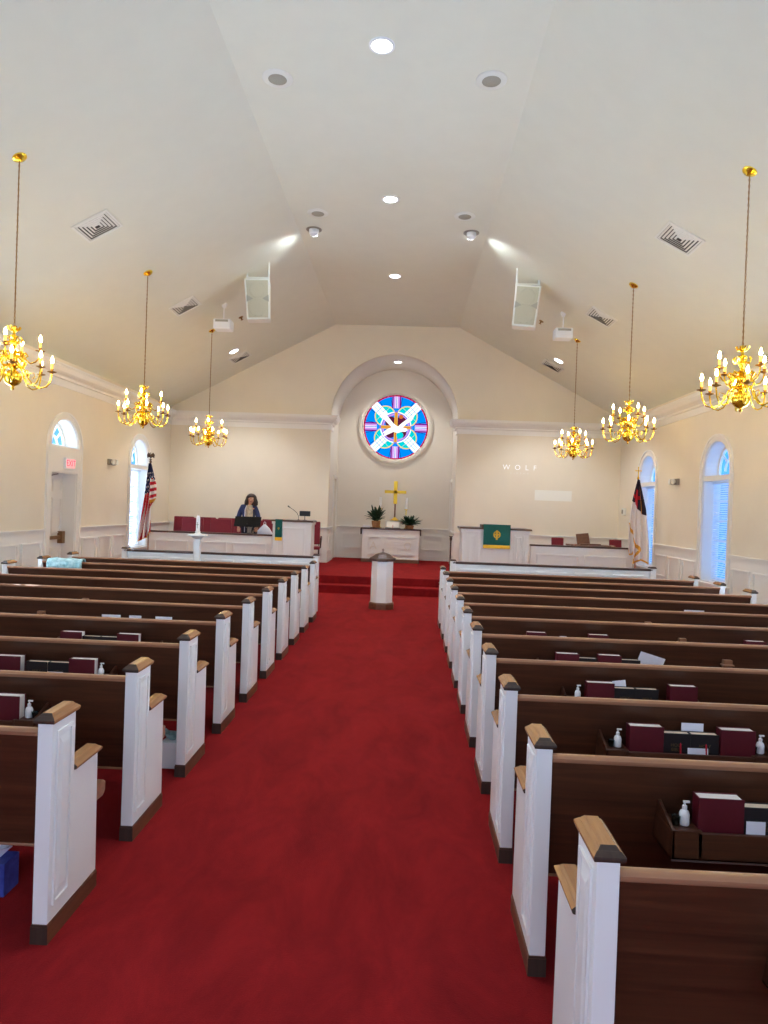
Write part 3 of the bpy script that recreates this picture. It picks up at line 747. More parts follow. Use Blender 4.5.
# small lectern
lx=-2.01; ly=14.5
r=empty('lectern',(lx,ly,DZ),'white panelled lectern with a slim green banner, near the woman','lectern')
H=1.08
MB().box(-.41,.41,0,.5,0,H).build('body','pewwhite',r,bevel=.004)
m=MB(); Tm=plane((0,0,0),(1,0,0),(0,0,1)); frame_mb(m,-.2,.28,.16,H-.12,Tm); m.box(-.43,.43,-.02,.52,0,.12); m.box(-.43,.43,-.02,.52,H-.05,H); m.box(-.41,-.3,-.012,0,.12,H-.05); m.box(.34,.41,-.012,0,.12,H-.05); m.build('moulding','pewwhite',r,bevel=.003)
MB().taper((-.46,.46,-.05,.55),(-.44,.44,-.03,.53),H,H+.035).build('top','capdark',r)
def banner(name,x,y,z,w,h,label,cross,over=.12):
    r=empty(name,(x,y,z),label,'banner')
    MB().box(-w/2,w/2,-.006,0,-h,.006).box(-w/2,w/2,-.006,over,.0,.008).build('cloth','green',r,bevel=.002)
    f=MB().box(-w/2,w/2,-.008,0,-h-.07,-h)
    f.build('fringe','goldcloth',r)
    c=MB(); s_=w*.16; zc=-h*.5
    c.box(-s_*.22,s_*.22,-.009,-.006,zc-s_*1.1,zc+s_*1.1); c.box(-s_*.8,s_*.8,-.009,-.006,zc-s_*.1,zc+s_*.3)
    Tc=plane((0,-.006,zc+s_*.1),(1,0,0),(0,0,1)); c.poly([(s_*.85*math.cos(2*PI*i/20),s_*.85*math.sin(2*PI*i/20)) for i in range(20)],[[(s_*.6*math.cos(2*PI*i/20),s_*.6*math.sin(2*PI*i/20)) for i in range(20)]],.003,T=Tc)
    c.build('emblem','goldcloth',r)
    return r
banner('pulpit_banner',-2.285,14.45,DZ+H+.037,.15,.37,'slim green banner with gold cross hanging on the small lectern',True)
dv=empty('lectern_monitor',(-1.78,14.72,DZ+H+.035),'small black monitor on a post above the small lectern','monitor')
MB().lathe([(.05,0),(.05,.008),(.008,.012),(.008,.1)],14).build('stand','black',dv)
MB().box(-.115,.115,-.02,.02,.09,.2).build('screen','black',dv,bevel=.008)
mc=empty('gooseneck_microphone',(-1.92,14.75,DZ+H+.035),'thin black gooseneck microphone rising from the small lectern','microphone')
MB().lathe([(.03,0),(.03,.01),(.006,.014)],12).build('base','black',mc)
MB().tube([(0,0,0),(0,0,.08),(-.04,0,.16),(-.12,0,.22),(-.2,0,.27)],.005,6).build('neck','black',mc)
MB().tube([(-.2,0,.27),(-.24,0,.3)],.012,8).build('head','black',mc)
# big pulpit
px=2.27; r=empty('pulpit',(px,14.5,DZ),'wide white pulpit with fluted panels, brown top and a broad green banner','pulpit')
H=1.07
MB().poly([(-.68,0),(.68,0),(.69,.7),(-.69,.7)],(),H,T=Matrix.Identity(4)).build('body','pewwhite',r,bevel=.004)
m=MB()
for a,b in ((-.69,-.62),(-.36,-.3),(.3,.36),(.62,.69)): m.box(a,b,-.02,.0,.1,H-.06)
for a,b in ((-.55,-.43),(.43,.55)): frame_mb(m,a,b,.16,H-.14,Tm)
for xx in (-.66,-.59,.59,.66,-.4,.4): m.box(xx-.008,xx+.008,-.026,0,.12,H-.1)
m.box(-.72,.72,-.035,.72,0,.11); m.box(-.72,.72,-.035,.72,H-.07,H); m.build('moulding','pewwhite',r,bevel=.003)
MB().taper((-.755,.755,-.07,.75),(-.74,.74,-.05,.73),H,H+.035).build('top','capdark',r)
MB().taper((-.29,.29,-.06,.4),(-.29,.29,-.04,.4),H+.035,H+.10).build('book_desk','capdark',r)
banner('pulpit_banner',px+.02,14.422,DZ+H+.102,.56,.42,'broad green banner with gold emblem and yellow fringe on the wide pulpit',True)
# slender post and dark chair beside pulpit
p=empty('stanchion',(1.37,14.9,DZ),'slender dark wooden post standing beside the wide pulpit','post')
MB().lathe([(.1,0),(.1,.02),(.02,.04),(.016,.1),(.016,.78),(.022,.8),(.03,.83),(.022,.86),(.04,.87),(.04,.885)],16).build('pole','capdark',p,smooth=True)

# ---------------------------------------------------------------- chairs
def make_chair(name,label,cat,group,arms=False):
    r=empty(name,(0,0,0),label,cat,group)   # faces -y (toward the pews)
    MB().box(-.25,.25,-.24,.24,.40,.47).build('seat','burgfab',r,bevel=.02)
    b=MB(); b.box(-.25,.25,-.03,.03,0,.55 if not arms else .55,T=Matrix.Translation((0,.26,.5))@Matrix.Rotation(-.12,4,'X')); b.build('backrest','burgfab',r,bevel=.02)
    for sx in (-1,1):
        for sy in (-1,1): MB().tube([(sx*.22,sy*.2,.41),(sx*.23,sy*.24,0)],.014 if not arms else .022,8).build('leg','capdark' if arms else 'black',r)
        if arms:
            MB().tube([(sx*.27,.25,.68),(sx*.28,0,.7),(sx*.27,-.22,.66),(sx*.26,-.22,.44)],[.02,.025,.03,.02],8).build('armrest','capdark',r,smooth=True)
    MB().tube([(-.22,.26,.42),(-.235,.31,.98)],.012,6).tube([(.22,.26,.42),(.235,.31,.98)],.012,6).build('back_frame','black' if not arms else 'capdark',r)
    return r
ch=None
xsb=[-5.16+.555*i for i in range(6)]
nth=['first','second','third','fourth','fifth','sixth']
for i,x in enumerate(xsb):
    l='burgundy choir chair along the wall, %s from the flag corner'%nth[i]
    if ch is None: ch=make_chair('choir_chair',l,'chair','burgundy choir chairs in the rear row'); ch.location=(x,16.75,DZ)
    else: dup(ch,(x,16.75,DZ),l,'burgundy choir chairs in the rear row')
for i,x in enumerate([-4.62,-3.95,-3.38,-2.82]):
    dup(ch,(x,15.75,DZ),'burgundy choir chair in the row just behind the rail, %s from the flag corner'%nth[i],'burgundy choir chairs behind the rail')
for x_,l_ in ((4.05,'burgundy chair at the pulpit end of the wooden organ'),(5.43,'burgundy chair at the Christian flag end of the wooden organ')):
    o=dup(ch,(x_,16.5,DZ),l_); o.scale=(.58,.8,.83); del o['group']
ca=make_chair('clergy_chair','burgundy upholstered armchair with dark arms beside the small lectern','armchair',None,True); ca.location=(-1.85,16.3,DZ); ca.rotation_euler=(0,0,math.radians(8)); ca.scale=(.85,.9,1)
cb2=dup(ca,(1.98,15.75,DZ),'burgundy upholstered armchair half hidden behind the wide pulpit',rz=math.radians(-25))
# coat & sheet music on chairs
v=[];f=[];n=18
co=MB(); co.ball((0,0,.12),(.19,.15,.13),18)
for i,p_ in enumerate(co.v):
    x,y_,z=p_; k=1+.14*math.sin(x*31+z*17)+.1*math.sin(y_*27); co.v[i]=(x*k,y_*k,max(0,z*k))
o=co.build('coat','pants',smooth=True); o.location=(-4.62,15.62,DZ+.47); tag(o,'dark coat bundled on a choir chair beside the tall candle','coat')
o=MB().box(-.16,.16,-.12,.12,0,.012).box(.0,.2,-.1,.14,.012,.02).build('sheet_music','paper'); o.location=(-3.95,15.6,DZ+.472); o.rotation_euler=(0,0,.2); tag(o,'white sheet music lying on a choir chair','paper')
# music stand
ms=empty('music_stand',(-3.08,14.95,DZ),'black music stand with a wide desk in front of the woman','music stand')
MB().box(-.29,.29,-.006,.006,0,.25,T=Matrix.Translation((0,0,.93))@Matrix.Rotation(math.radians(-32),4,'X')).box(-.29,.29,-.04,.0,.925,.935).build('desk','standblack',ms,bevel=.004)
MB().tube([(0,.02,1.0),(0,.02,.5)],.01,8).tube([(0,.02,.52),(0,.02,.18)],.014,8).build('pole','black',ms)
for q in range(3):
    a=q*2*PI/3+.5; MB().tube([(0,.02,.2),(.2*math.cos(a),.02+.2*math.sin(a),.01)],.009,6).build('leg','black',ms)
# organ console
og=empty('organ_console',(4.72,16.15,DZ),'brown wooden organ console with a raised music rack behind the rail','organ')
MB().box(-.46,.46,.0,.5,0,.70).box(-.49,.49,-.05,.55,.70,.74).build('case','brownbase',og,bevel=.01)
MB().box(-.42,.42,-.25,.0,.60,.66).box(-.46,-.42,-.28,.05,.56,.76).box(.42,.46,-.28,.05,.56,.76).build('keyboard_shelf','rail',og,bevel=.006)
MB().box(-.15,.15,-.012,.012,0,.27,T=Matrix.Translation((-.13,.25,.74))@Matrix.Rotation(-.25,4,'X')@Matrix.Rotation(-.12,4,'Y')).box(-.24,.24,.12,.26,.74,.77).build('music_rack','brownbase',og,bevel=.01)
for x in (-.42,.42): MB().box(x-.04,x+.04,-.26,-.18,0,.58).build('leg','brownbase',og)
ob=empty('organ_bench',(4.72,15.45,DZ),'brown wooden bench in front of the organ, behind the rail','bench')
MB().box(-.45,.45,-.15,.15,.5,.54).build('seat','rail',ob,bevel=.006)
for x in (-.4,.4): MB().box(x-.02,x+.02,-.13,.13,0,.5).build('leg','rail',ob)

# ---------------------------------------------------------------- font in the aisle
fo=empty('baptismal_font',(.01,12.13,0),'white octagonal font with a pointed wooden lid standing in the aisle','font')
o8=lambda r_:r_/math.cos(PI/8)
MB().lathe([(o8(.19),.11),(o8(.185),.845)],8,a0=PI/8).build('body','pewwhite',fo)
MB().lathe([(o8(.215),0),(o8(.215),.1),(o8(.2),.12)],8,a0=PI/8).build('base','brownbase',fo,bevel=.004)
lid=MB().lathe([(o8(.2),.84),(o8(.225),.85),(o8(.232),.87),(o8(.225),.89),(o8(.2),.9),(o8(.12),.955),(o8(.04),.985),(.015,.99)],8,a0=PI/8).build('lid','capdark',fo)
MB().lathe([(.012,.985),(.012,1.0),(.006,1.005)],10).box(-.006,.006,-.006,.006,1.0,1.055).box(-.022,.022,-.006,.006,1.022,1.036).build('cross_finial','capdark',lid)
# candle pedestal
cp=empty('candle_pedestal',(-3.015,11.22,0),'tall white pedestal with a round tray before the flag side screen','pedestal')
MB().box(-.05,.05,-.05,.05,0,1.19).build('column','pewwhite',cp,bevel=.008)
MB().lathe([(.13,0),(.13,.03),(.06,.06),(.052,.1)],20).build('foot','pewwhite',cp,smooth=True)
MB().lathe([(.05,1.15),(.10,1.19),(.15,1.205),(.16,1.21),(.16,1.225),(.155,1.23)],28).build('tray','pewwhite',cp,smooth=True)
pc=empty('paschal_candle',(-3.015,11.22,1.231),'thick white candle standing on the round tray of the pedestal','candle')
MB().lathe([(.07,0),(.07,.012),(.042,.02),(.042,.05),(.036,.05),(.036,.06)],20).build('holder','pewwhite',pc,smooth=True)
MB().lathe([(.032,.05),(.032,.28),(.02,.30),(.015,.31)],18).build('wax','white',pc,smooth=True)
MB().tube([(0,0,.30),(.002,0,.325)],.002,6).build('wick','black',pc)
MB().box(-.004,.004,-.036,-.031,.1,.2).box(-.018,.018,-.036,-.031,.155,.165).build('emblem','grille2',pc)

# ---------------------------------------------------------------- altar
ay=18.1
al=empty('altar_table',(-.005,ay,DZ),'white altar with three carved panels and a dark wooden top','altar')
H=.865
MB().box(-.75,.75,.03,.62,.09,H).build('body','pewwhite',al,bevel=.004)
MB().box(-.77,.77,.0,.65,0,.09).build('base','brownbase',al,bevel=.004)
MB().box(-.80,.80,-.03,.68,H,H+.03).box(-.80,-.77,-.03,.68,H-.14,H).box(.77,.80,-.03,.68,H-.14,H).build('top','capdark',al,bevel=.004)
m=MB(); Ta=plane((0,.03,0),(1,0,0),(0,0,1)); m.box(-.75,.75,.015,.03,H-.1,H)
for c in (-.45,0,.45): frame_mb(m,c-.17,c+.17,.2,.68,Ta,.024,.035); frame_mb(m,c-.135,c+.135,.235,.645,Ta,.012,.012)
m.build('moulding','pewwhite',al)
for c,t in ((-.45,'A'),(.45,'Ω')): text_obj('carving',t,.28,plane((c,.018,.43),(1,0,0),(0,0,1)),'apse',al,.03)
m=MB(); m.box(-.012,.012,.014,.03,.28,.6); m.box(-.1,.1,.014,.03,.48,.5); m.poly([(.0+.09*math.cos(2*PI*i/24),.47+.09*math.sin(2*PI*i/24)) for i in range(24)],[[(.07*math.cos(2*PI*i/24),.47+.07*math.sin(2*PI*i/24)) for i in range(24)]],.014,T=Ta); m.box(-.11,.11,.014,.03,.36,.375); m.build('carving','trim',al)
AZ=DZ+H+.03
# gradine box & cross
gb=MB().box(-.2,.2,.0,.2,0,.19).box(-.215,.215,-.01,.21,.19,.205).build('altar_shelf','pewwhite',bevel=.003); gb.location=(.035,ay+.36,AZ); tag(gb,'small white block carrying the gold cross on the altar','block')
bs=empty('open_book',(.04,ay+.12,AZ),'open white-paged book on a dark stand at the altar front','book')
MB().box(-.2,.2,-.06,.12,0,.02).taper((-.17,.17,.02,.1),(-.17,.17,.08,.1),.02,.13).build('stand','capdark',bs)
for s in (-1,1):
    MB().box(min(0,s*.17),max(0,s*.17),-.012,.006,0,.17,T=Matrix.Translation((0,.02,.022))@Matrix.Rotation(-.5,4,'X')@Matrix.Rotation(-s*.08,4,'Z')).build('page','page',bs,bevel=.002)
MB().box(-.006,.006,-.03,-.024,.02,.1).build('ribbon','red',bs)
cz=AZ+.206
cr=empty('altar_cross',(.075,ay+.46,cz),'tall gold cross on a wooden stem at the centre of the altar','cross')
MB().lathe([(.13,0),(.13,.015),(.09,.035),(.05,.06),(.03,.085),(.02,.09)],24).build('base','gold',cr,smooth=True)
MB().box(-.02,.02,-.02,.02,.08,.45).build('stem','brownbase',cr,bevel=.003)
MB().box(-.05,.05,-.02,.02,.45,1.06).box(-.29,.29,-.02,.02,.73,.81).build('cross_bars','gold',cr,bevel=.006)
MB().tube([(.05*math.cos(2*PI*i/24),-.024,.77+.05*math.sin(2*PI*i/24)) for i in range(24)],.008,8,closed=True).build('ring','goldcloth',cr)
def candlestick(x,h0,h1,label):
    r=empty('altar_candle',(x,ay+.42,AZ),label,'candle','white candles on the altar')
    MB().lathe([(.055,0),(.055,.01),(.015,.03),(.012,.1),(.02,.12),(.012,.14),(.012,h0-.03),(.05,h0-.01),(.05,h0)],18).build('holder','brass',r,smooth=True)
    MB().lathe([(.034,h0),(.034,h1),(.02,h1+.005)],18).build('wax','white',r,smooth=True)
    MB().tube([(0,0,h1),(0,0,h1+.02)],.002,5).build('wick','black',r)
candlestick(-.32,.52,.82,'white altar candle rising behind the taller fern')
candlestick(.375,.52,.82,'white altar candle on a thin brass stick behind the lower fern')
def fern(x,y,w,h,label,pr,ph,seed):
    rnd=random.Random(seed)
    r=empty('potted_fern',(x,y,AZ),label,'plant','potted ferns on the altar')
    MB().lathe([(pr*.75,0),(pr,ph*.6),(pr*1.05,ph),(pr*.9,ph),(pr*.85,ph-.02),(.001,ph-.02)],18).build('pot','pot',r,smooth=True)
    MB().lathe([(pr*1.3,0.0),(pr*1.35,.015),(pr*.8,.012)],18).build('saucer','capdark',r)
    f=MB()
    for k in range(95):
        a=rnd.uniform(0,2*PI); el=rnd.uniform(.15,1.3); ln=rnd.uniform(.6,1.0)
        R_=w*math.cos(el)*ln; Z_=h*math.sin(el)*ln
        base=Vector((.3*pr*math.cos(a),.3*pr*math.sin(a),ph-.01)); tip=base+Vector((R_*math.cos(a),R_*math.sin(a)*.7,Z_)); mid=(base+tip)/2+Vector((0,0,.05*h+.03))
        pts=[]
        for j in range(7):
            t=j/6; q=base*(1-t)**2+mid*2*t*(1-t)+tip*t*t; q.z-=.06*t*t*h; pts.append(q)
        side=Vector((-math.sin(a),math.cos(a),rnd.uniform(-.3,.3)))
        v=[];ff=[]
        for j,q in enumerate(pts):
            wd=.028*math.sin(PI*(.12+.88*j/6.6))+.003
            v+= [tuple(q-side*wd),tuple(q+Vector((0,0,.006))),tuple(q+side*wd)]
        for j in range(6): ff+= [(j*3,j*3+1,j*3+4,j*3+3),(j*3+1,j*3+2,j*3+5,j*3+4)]
        f.add(v,ff)
    f.build('fronds','leaf',r,smooth=True)
fern(-.41,ay+.16,.33,.50,'taller potted fern in a tan basket at the alpha end of the altar',.115,.19,3)
fern(.48,ay+.16,.38,.34,'lower spreading potted fern in a shallow tan pot at the omega end',.115,.1,5)
o=MB().box(-.1,.1,-.08,.08,0,.03).box(-.08,.09,-.07,.08,.03,.05).box(-.09,.1,-.06,.07,.05,.075,1).build('book_stack',['paper','page']); o.location=(-.68,ay+.45,AZ)
o.name='white_book'; tag(o,'thick white book lying on the altar end beside the taller fern','book')

# ---------------------------------------------------------------- projected words
pj=empty('projected_slide',(3.6,YF-.002,2.5),'faint white projected word WOLF with small lettering on the wall','projection')
text_obj('lettering','WOLF',.18,plane((-.42,-.002,.38),(1,0,0),(0,0,1)),'proj',pj,.002,2.25)
text_obj('small_lettering','CINEMA',.06,plane((-.42,-.002,.24),(1,0,0),(0,0,1)),'proj2',pj,.002,2.6)
MB().box(-.02,.9,-.003,.0,-.42,-.16).build('light_patch','proj2',pj)
text_obj('fine_lettering','welcome to worship',.05,plane((.43,-.005,-.29),(1,0,0),(0,0,1)),'proj',pj,.001,1.2) if False else None

# ---------------------------------------------------------------- flags
def flag(name,x,y,z0,label,kind,cat='flag'):
    r=empty(name,(x,y,z0),label,cat)
    top=2.34
    MB().lathe([(.15,0),(.15,.02),(.05,.05),(.03,.07),(.02,.1)],20).build('base','brass',r,smooth=True)
    MB().tube([(0,0,.05),(0,0,top-.12)],.013,8).build('pole','rail',r)
    if kind=='us':
        f=MB().lathe([(.013,top-.13),(.03,top-.1),(.014,top-.07),(.03,top-.05),(.012,top-.03)],10)
        f.ball((0,0,top+.02),(.022,.03,.05),8)
        for s in (-1,1): f.add([(0,0,top+.06),(s*.05,0,top+.10),(s*.085,0,top+.05),(s*.075,0,top-.02),(s*.04,0,top+.0),(s*.0,.01,top-.01),(0,-.02,top+.03)],[(0,1,6),(1,2,6),(2,3,6),(3,4,6),(4,5,6)])
        f.ball((.0,-.02,top+.085),.014,8)
        f.build('eagle_finial','eagle',r,smooth=True)
    else:
        MB().lathe([(.013,top-.13),(.025,top-.1),(.012,top-.06)],10).box(-.009,.009,-.006,.006,top-.08,top+.14).box(-.065,.065,-.006,.006,top+.045,top+.065).build('cross_finial','brass',r)
    # cloth hanging in folds from the top of the pole: a runs across, h down
    na,nh=56,90; v=[];fc=[];mi=[]
    zt=top-.13; H_=1.66 if kind=='us' else 1.70
    def edge(h):
        if kind=='us':
            lw=.03+.16*h**1.1; rw_=.03+.40*h if h<.32 else (.158 if h<.5 else (.158-.9*(h-.5) if h<.62 else .05))
        else:
            lw=.025+(.10 if h>.3 else .33*h)+.06*max(0,min(1,(h-.3)*3)); rw_=.02+.44*h if h<.35 else .174+.10*min(1,(h-.35)*2)
        return lw,rw_
    def hb(a):
        if kind=='us': return 1.0-.06*(1+a)
        return (.82+.10*abs(math.sin(a*3.2+.5))) if a<-.45 else (1.0-.02*math.sin(a*5))
    for i in range(na+1):
        a=-1+2*i/na
        for j in range(nh+1):
            h=j/nh; lw,rw_=edge(h); x_=a*lw if a<0 else a*rw_
            am=(.012+.04*h); d_=am*math.cos(a*PI*3.5+h*1.3)-am-.02
            v.append((x_,d_,zt-h*H_*hb(a)))
    for i in range(na):
        for j in range(nh):
            fc.append((i*(nh+1)+j,i*(nh+1)+j+1,(i+1)*(nh+1)+j+1,(i+1)*(nh+1)+j))
            a=-1+2*(i+.5)/na; h=(j+.5)/nh; lw,rw_=edge(h)
            if kind=='us':
                if (h<.40 and a<.1) or h<.22+.02*math.sin(a*9):
                    gi=int((a+1)*6+h*3); gj=int(h*34); fh=(h*34)%1; fa=((a+1)*6+h*3)%1
                    mi.append(1 if (gi+gj)%3==0 and .15<fh<.9 and .2<fa<.8 and h>.12 else 2)
                elif h<.5 and a>=.1: mi.append(0 if int(h*23)%2==0 else 1)
                elif h<.555 and a>=.25: mi.append(3)
                else: mi.append(0 if int((a+1)*3.6+h*3.5)%2==0 else 1)
                if h>.985: mi[-1]=3
            else:
                if h<.42 and h<.30+.14*(a+.4):
                    mi.append(0 if (-.55<a<.0 and h>.12) or (.2<h<.25 and a<.3) else (3 if .35<a<.5 else 2))
                elif h<.30: mi.append(2)
                elif abs(h-.42-.0)<.008: mi.append(1)
                else: mi.append(1)
                if h>.975 or (h>.60 and abs(a-(-.95+(h-.60)*4.6))<.12 and h<.86) or (h>=.86 and abs(a-(.25-(h-.86)*6.0))<.13): mi[-1]=3
    b=MB(); b.v=v;b.f=fc;b.m=mi
    o=b.build('flag_cloth',['red','fwhite','fblue' if kind=='us' else 'fnavy','fringe'],r,smooth=True)
    s=o.modifiers.new('t','SOLIDIFY'); s.thickness=.003
    return r
flag('american_flag',-5.05,14.42,DZ,'American flag on a pole topped by an eagle beside the choir','us')
flag('christian_flag',5.15,14.42,DZ,'white Christian flag with dark canton and gold fringe on a cross-topped pole','ch')

# ---------------------------------------------------------------- the woman
def skin_body(name,verts,edges,radii,m,parent,sub=2,root=0,loc=(0,0,0)):
    me=bpy.data.meshes.new(name); me.from_pydata(verts,edges,[]); o=bpy.data.objects.new(name,me); COL.objects.link(o)
    sk=o.modifiers.new('skin','SKIN'); sk.use_smooth_shade=True
    lay=me.skin_vertices[0] if me.skin_vertices else None
    if lay is None:
        bm=bmesh.new(); bm.from_mesh(me); bm.verts.layers.skin.verify(); bm.to_mesh(me); bm.free(); lay=me.skin_vertices[0]
    for i,r in enumerate(radii): lay.data[i].radius=r if isinstance(r,tuple) else (r,r); lay.data[i].use_root=(i==root)
    ss=o.modifiers.new('sub','SUBSURF'); ss.levels=sub; ss.render_levels=sub
    me.materials.append(M[m]); o.parent=parent; o.location=loc
    return o
pe=empty('person',(-3.11,15.3,DZ),'person with dark wavy hair in a long navy cardigan standing behind the music stand','person')
# joints (faces -y, leans slightly to her left / the viewer's right)
J=dict(pelvis=(0,0,.9),waist=(-.01,-.02,1.05),chest=(-.01,-.05,1.25),neck=(.02,-.07,1.405),nk2=(.04,-.09,1.45),head=(.055,-.115,1.53),crown=(.05,-.1,1.575),
 shL=(-.16,-.04,1.35),elL=(-.25,-.02,1.10),wrL=(-.20,-.18,.92),haL=(-.18,-.23,.87),
 shR=(.15,-.07,1.33),elR=(.24,-.12,1.10),wrR=(.235,-.26,.95),haR=(.23,-.30,.89),
 hipL=(-.09,0,.86),knL=(-.10,-.02,.48),anL=(-.1,.03,.08),toL=(-.11,-.10,.03),
 hipR=(.09,0,.86),knR=(.11,-.03,.48),anR=(.12,.02,.08),toR=(.13,-.11,.03))
keys=list(J); vs=[J[k] for k in keys]; I={k:i for i,k in enumerate(keys)}
ed=[('pelvis','waist'),('waist','chest'),('chest','neck'),('neck','nk2'),('nk2','head'),('head','crown'),('chest','shL'),('shL','elL'),('elL','wrL'),('wrL','haL'),('chest','shR'),('shR','elR'),('elR','wrR'),('wrR','haR'),('pelvis','hipL'),('hipL','knL'),('knL','anL'),('anL','toL'),('pelvis','hipR'),('hipR','knR'),('knR','anR'),('anR','toR')]
ed=[(I[a],I[b]) for a,b in ed]
rad=dict(pelvis=(.13,.1),waist=(.115,.09),chest=(.13,.1),neck=(.05,.05),nk2=(.045,.045),head=(.078,.09),crown=(.062,.07),shL=.055,elL=.042,wrL=.026,haL=(.036,.022),shR=.055,elR=.042,wrR=.026,haR=(.036,.022),hipL=.09,knL=.06,anL=.04,toL=.035,hipR=.09,knR=.06,anR=.04,toR=.035)
rr=[rad[k] for k in keys]
for hnd,wr,s in (('haL','wrL',-1),('haR','wrR',1)):
    h=Vector(J[hnd]); d=(h-Vector(J[wr])).normalized()
    for q,(off,ln) in enumerate(((-.027,.062),(-.009,.072),(.009,.068),(.026,.054))):
        a=h+Vector((off,0,0))+d*.012; b=a+d*ln*.55+Vector((0,-.004,-.008)); c=b+Vector((0,.012,-ln*.45))
        n=len(vs); vs+= [tuple(a),tuple(b),tuple(c)]; rr+= [.0095,.0088,.0075]; ed+= [(I[hnd],n),(n,n+1),(n+1,n+2)]
    a=h-d*.02+Vector((-s*.034,-.01,0)); b=a+Vector((-s*.014,-.02,-.03)); n=len(vs); vs+= [tuple(a),tuple(b)]; rr+= [.011,.009]; ed+= [(I[hnd],n),(n,n+1)]
skin_body('body',vs,ed,rr,'skin',pe,2)
def sub_skel(names_,scale,m,nm,extra=()):
    idx={k:i for i,k in enumerate(names_)}
    e=[(idx[a],idx[b]) for a,b in extra]
    def rs(k):
        r=rad[k]; r=r if isinstance(r,tuple) else (r,r); return (r[0]*scale.get(k,1.15)+.004,r[1]*scale.get(k,1.15)+.004)
    return skin_body(nm,[J[k] for k in names_],e,[rs(k) for k in names_],m,pe,2)
J['hem']=(0,0,.62); rad['hem']=(.16,.12)
sub_skel(['chest','waist','pelvis','hem','neck','shL','elL','wrL','shR','elR','wrR'],{'wrL':1.35,'wrR':1.35,'neck':.9,'chest':1.12},'navy','cardigan',[('chest','waist'),('waist','pelvis'),('pelvis','hem'),('chest','neck'),('chest','shL'),('shL','elL'),('elL','wrL'),('chest','shR'),('shR','elR'),('elR','wrR')])
sub_skel(['pelvis','hipL','knL','anL','hipR','knR','anR'],{'anL':1.5,'anR':1.5},'pants','trousers',[('pelvis','hipL'),('hipL','knL'),('knL','anL'),('pelvis','hipR'),('hipR','knR'),('knR','anR')])
# open front: blouse panel lying over the chest between the cardigan edges
b=MB(); v=[];f=[]
rows=[(1.40,.05,-.155,.03),(1.34,.075,-.185,.03),(1.25,.085,-.205,.03),(1.12,.085,-.185,.03),(1.0,.085,-.165,.035),(.9,.085,-.160,.04),(.78,.09,-.158,.05)]
for z,hw_,yy,cx in rows:
    for q in range(7):
        t=-1+q/3; v.append((cx+hw_*t,yy+.035*t*t,z))
for i in range(len(rows)-1):
    for q in range(6): f.append((i*7+q,i*7+q+1,(i+1)*7+q+1,(i+1)*7+q))
o=b.add(v,f).build('blouse','beige',pe,smooth=True); s_=o.modifiers.new('t','SOLIDIFY'); s_.thickness=.012
o=MB().tube([(-.03,-.17,1.39),(-.055,-.2,1.3),(-.06,-.205,1.15),(-.058,-.185,1.0),(-.06,-.18,.8)],.008,6).build('lanyard','paper',pe,smooth=True)
# hair
hb=MB(); hb.ball((.045,-.075,1.535),(.115,.118,.125),22)
for i,p_ in enumerate(hb.v):
    x,y_,z=p_; k=1+.05*math.sin(x*90+z*60)+.04*math.sin(y_*80-z*50)
    x=.045+(x-.045)*k; y_=-.075+(y_+.075)*k
    if y_<-.13 and z<1.575 and abs(x-.055)<.065: y_=-.13+(y_+.13)*.1+.02
    if z<1.5 and y_>-.13: z=1.5-(1.5-z)*1.5
    hb.v[i]=(x,y_,z)
for k in range(26):
    a=-.35*PI+ (1.7*PI)*k/25-.0; a=PI*(-.18)+1.36*PI*k/25
    x0=.045+.095*math.cos(a); y0=-.07+.10*math.sin(a)
    hb.tube([(x0*.9+.005,y0*.9,1.60),(x0,y0,1.54),(.045+.118*math.cos(a+.1),-.07+.115*math.sin(a+.1),1.47),(.045+.125*math.cos(a),-.07+.12*math.sin(a),1.41),(.045+.10*math.cos(a-.1),-.07+.1*math.sin(a-.1),1.375)],[.02,.026,.03,.024,.008],7)
hb.build('hair','hair',pe,smooth=True)
fc=Vector((.055,-.115,1.53))
for s in (-1,1):
    e=MB().ball((fc.x+s*.03+.004,fc.y-.079,fc.z+.008),.0105,10).build('eye','eyew',pe,smooth=True)
    MB().ball((fc.x+s*.03+.004,fc.y-.089,fc.z+.007),.005,8).build('iris','black',e,smooth=True)
    MB().tube([(fc.x+s*.014+.004,fc.y-.088,fc.z+.028),(fc.x+s*.032,fc.y-.088,fc.z+.034),(fc.x+s*.048,fc.y-.076,fc.z+.027)],.003,6).build('eyebrow','hair',pe)
    MB().ball((fc.x+s*.078,fc.y+.005,fc.z),(.01,.018,.028),8).build('ear','skin',pe,smooth=True)
MB().add([(fc.x+.004,fc.y-.088,fc.z+.012),(fc.x-.014,fc.y-.086,fc.z-.03),(fc.x+.022,fc.y-.086,fc.z-.03),(fc.x+.004,fc.y-.112,fc.z-.026),(fc.x+.004,fc.y-.09,fc.z-.038)],[(0,1,3),(0,3,2),(1,4,3),(3,4,2)]).build('nose','skin',pe,smooth=True)
MB().tube([(fc.x-.026,fc.y-.078,fc.z-.044),(fc.x-.008,fc.y-.09,fc.z-.053),(fc.x+.016,fc.y-.09,fc.z-.053),(fc.x+.034,fc.y-.078,fc.z-.043)],[.003,.006,.006,.003],8).build('mouth','lip',pe,smooth=True)
for s,k in ((-1,'L'),(1,'R')):
    t=Vector(J['to'+k]); MB().ball((t.x,t.y+.02,.035),(.045,.12,.036),14).build('shoe','black',pe,smooth=True)
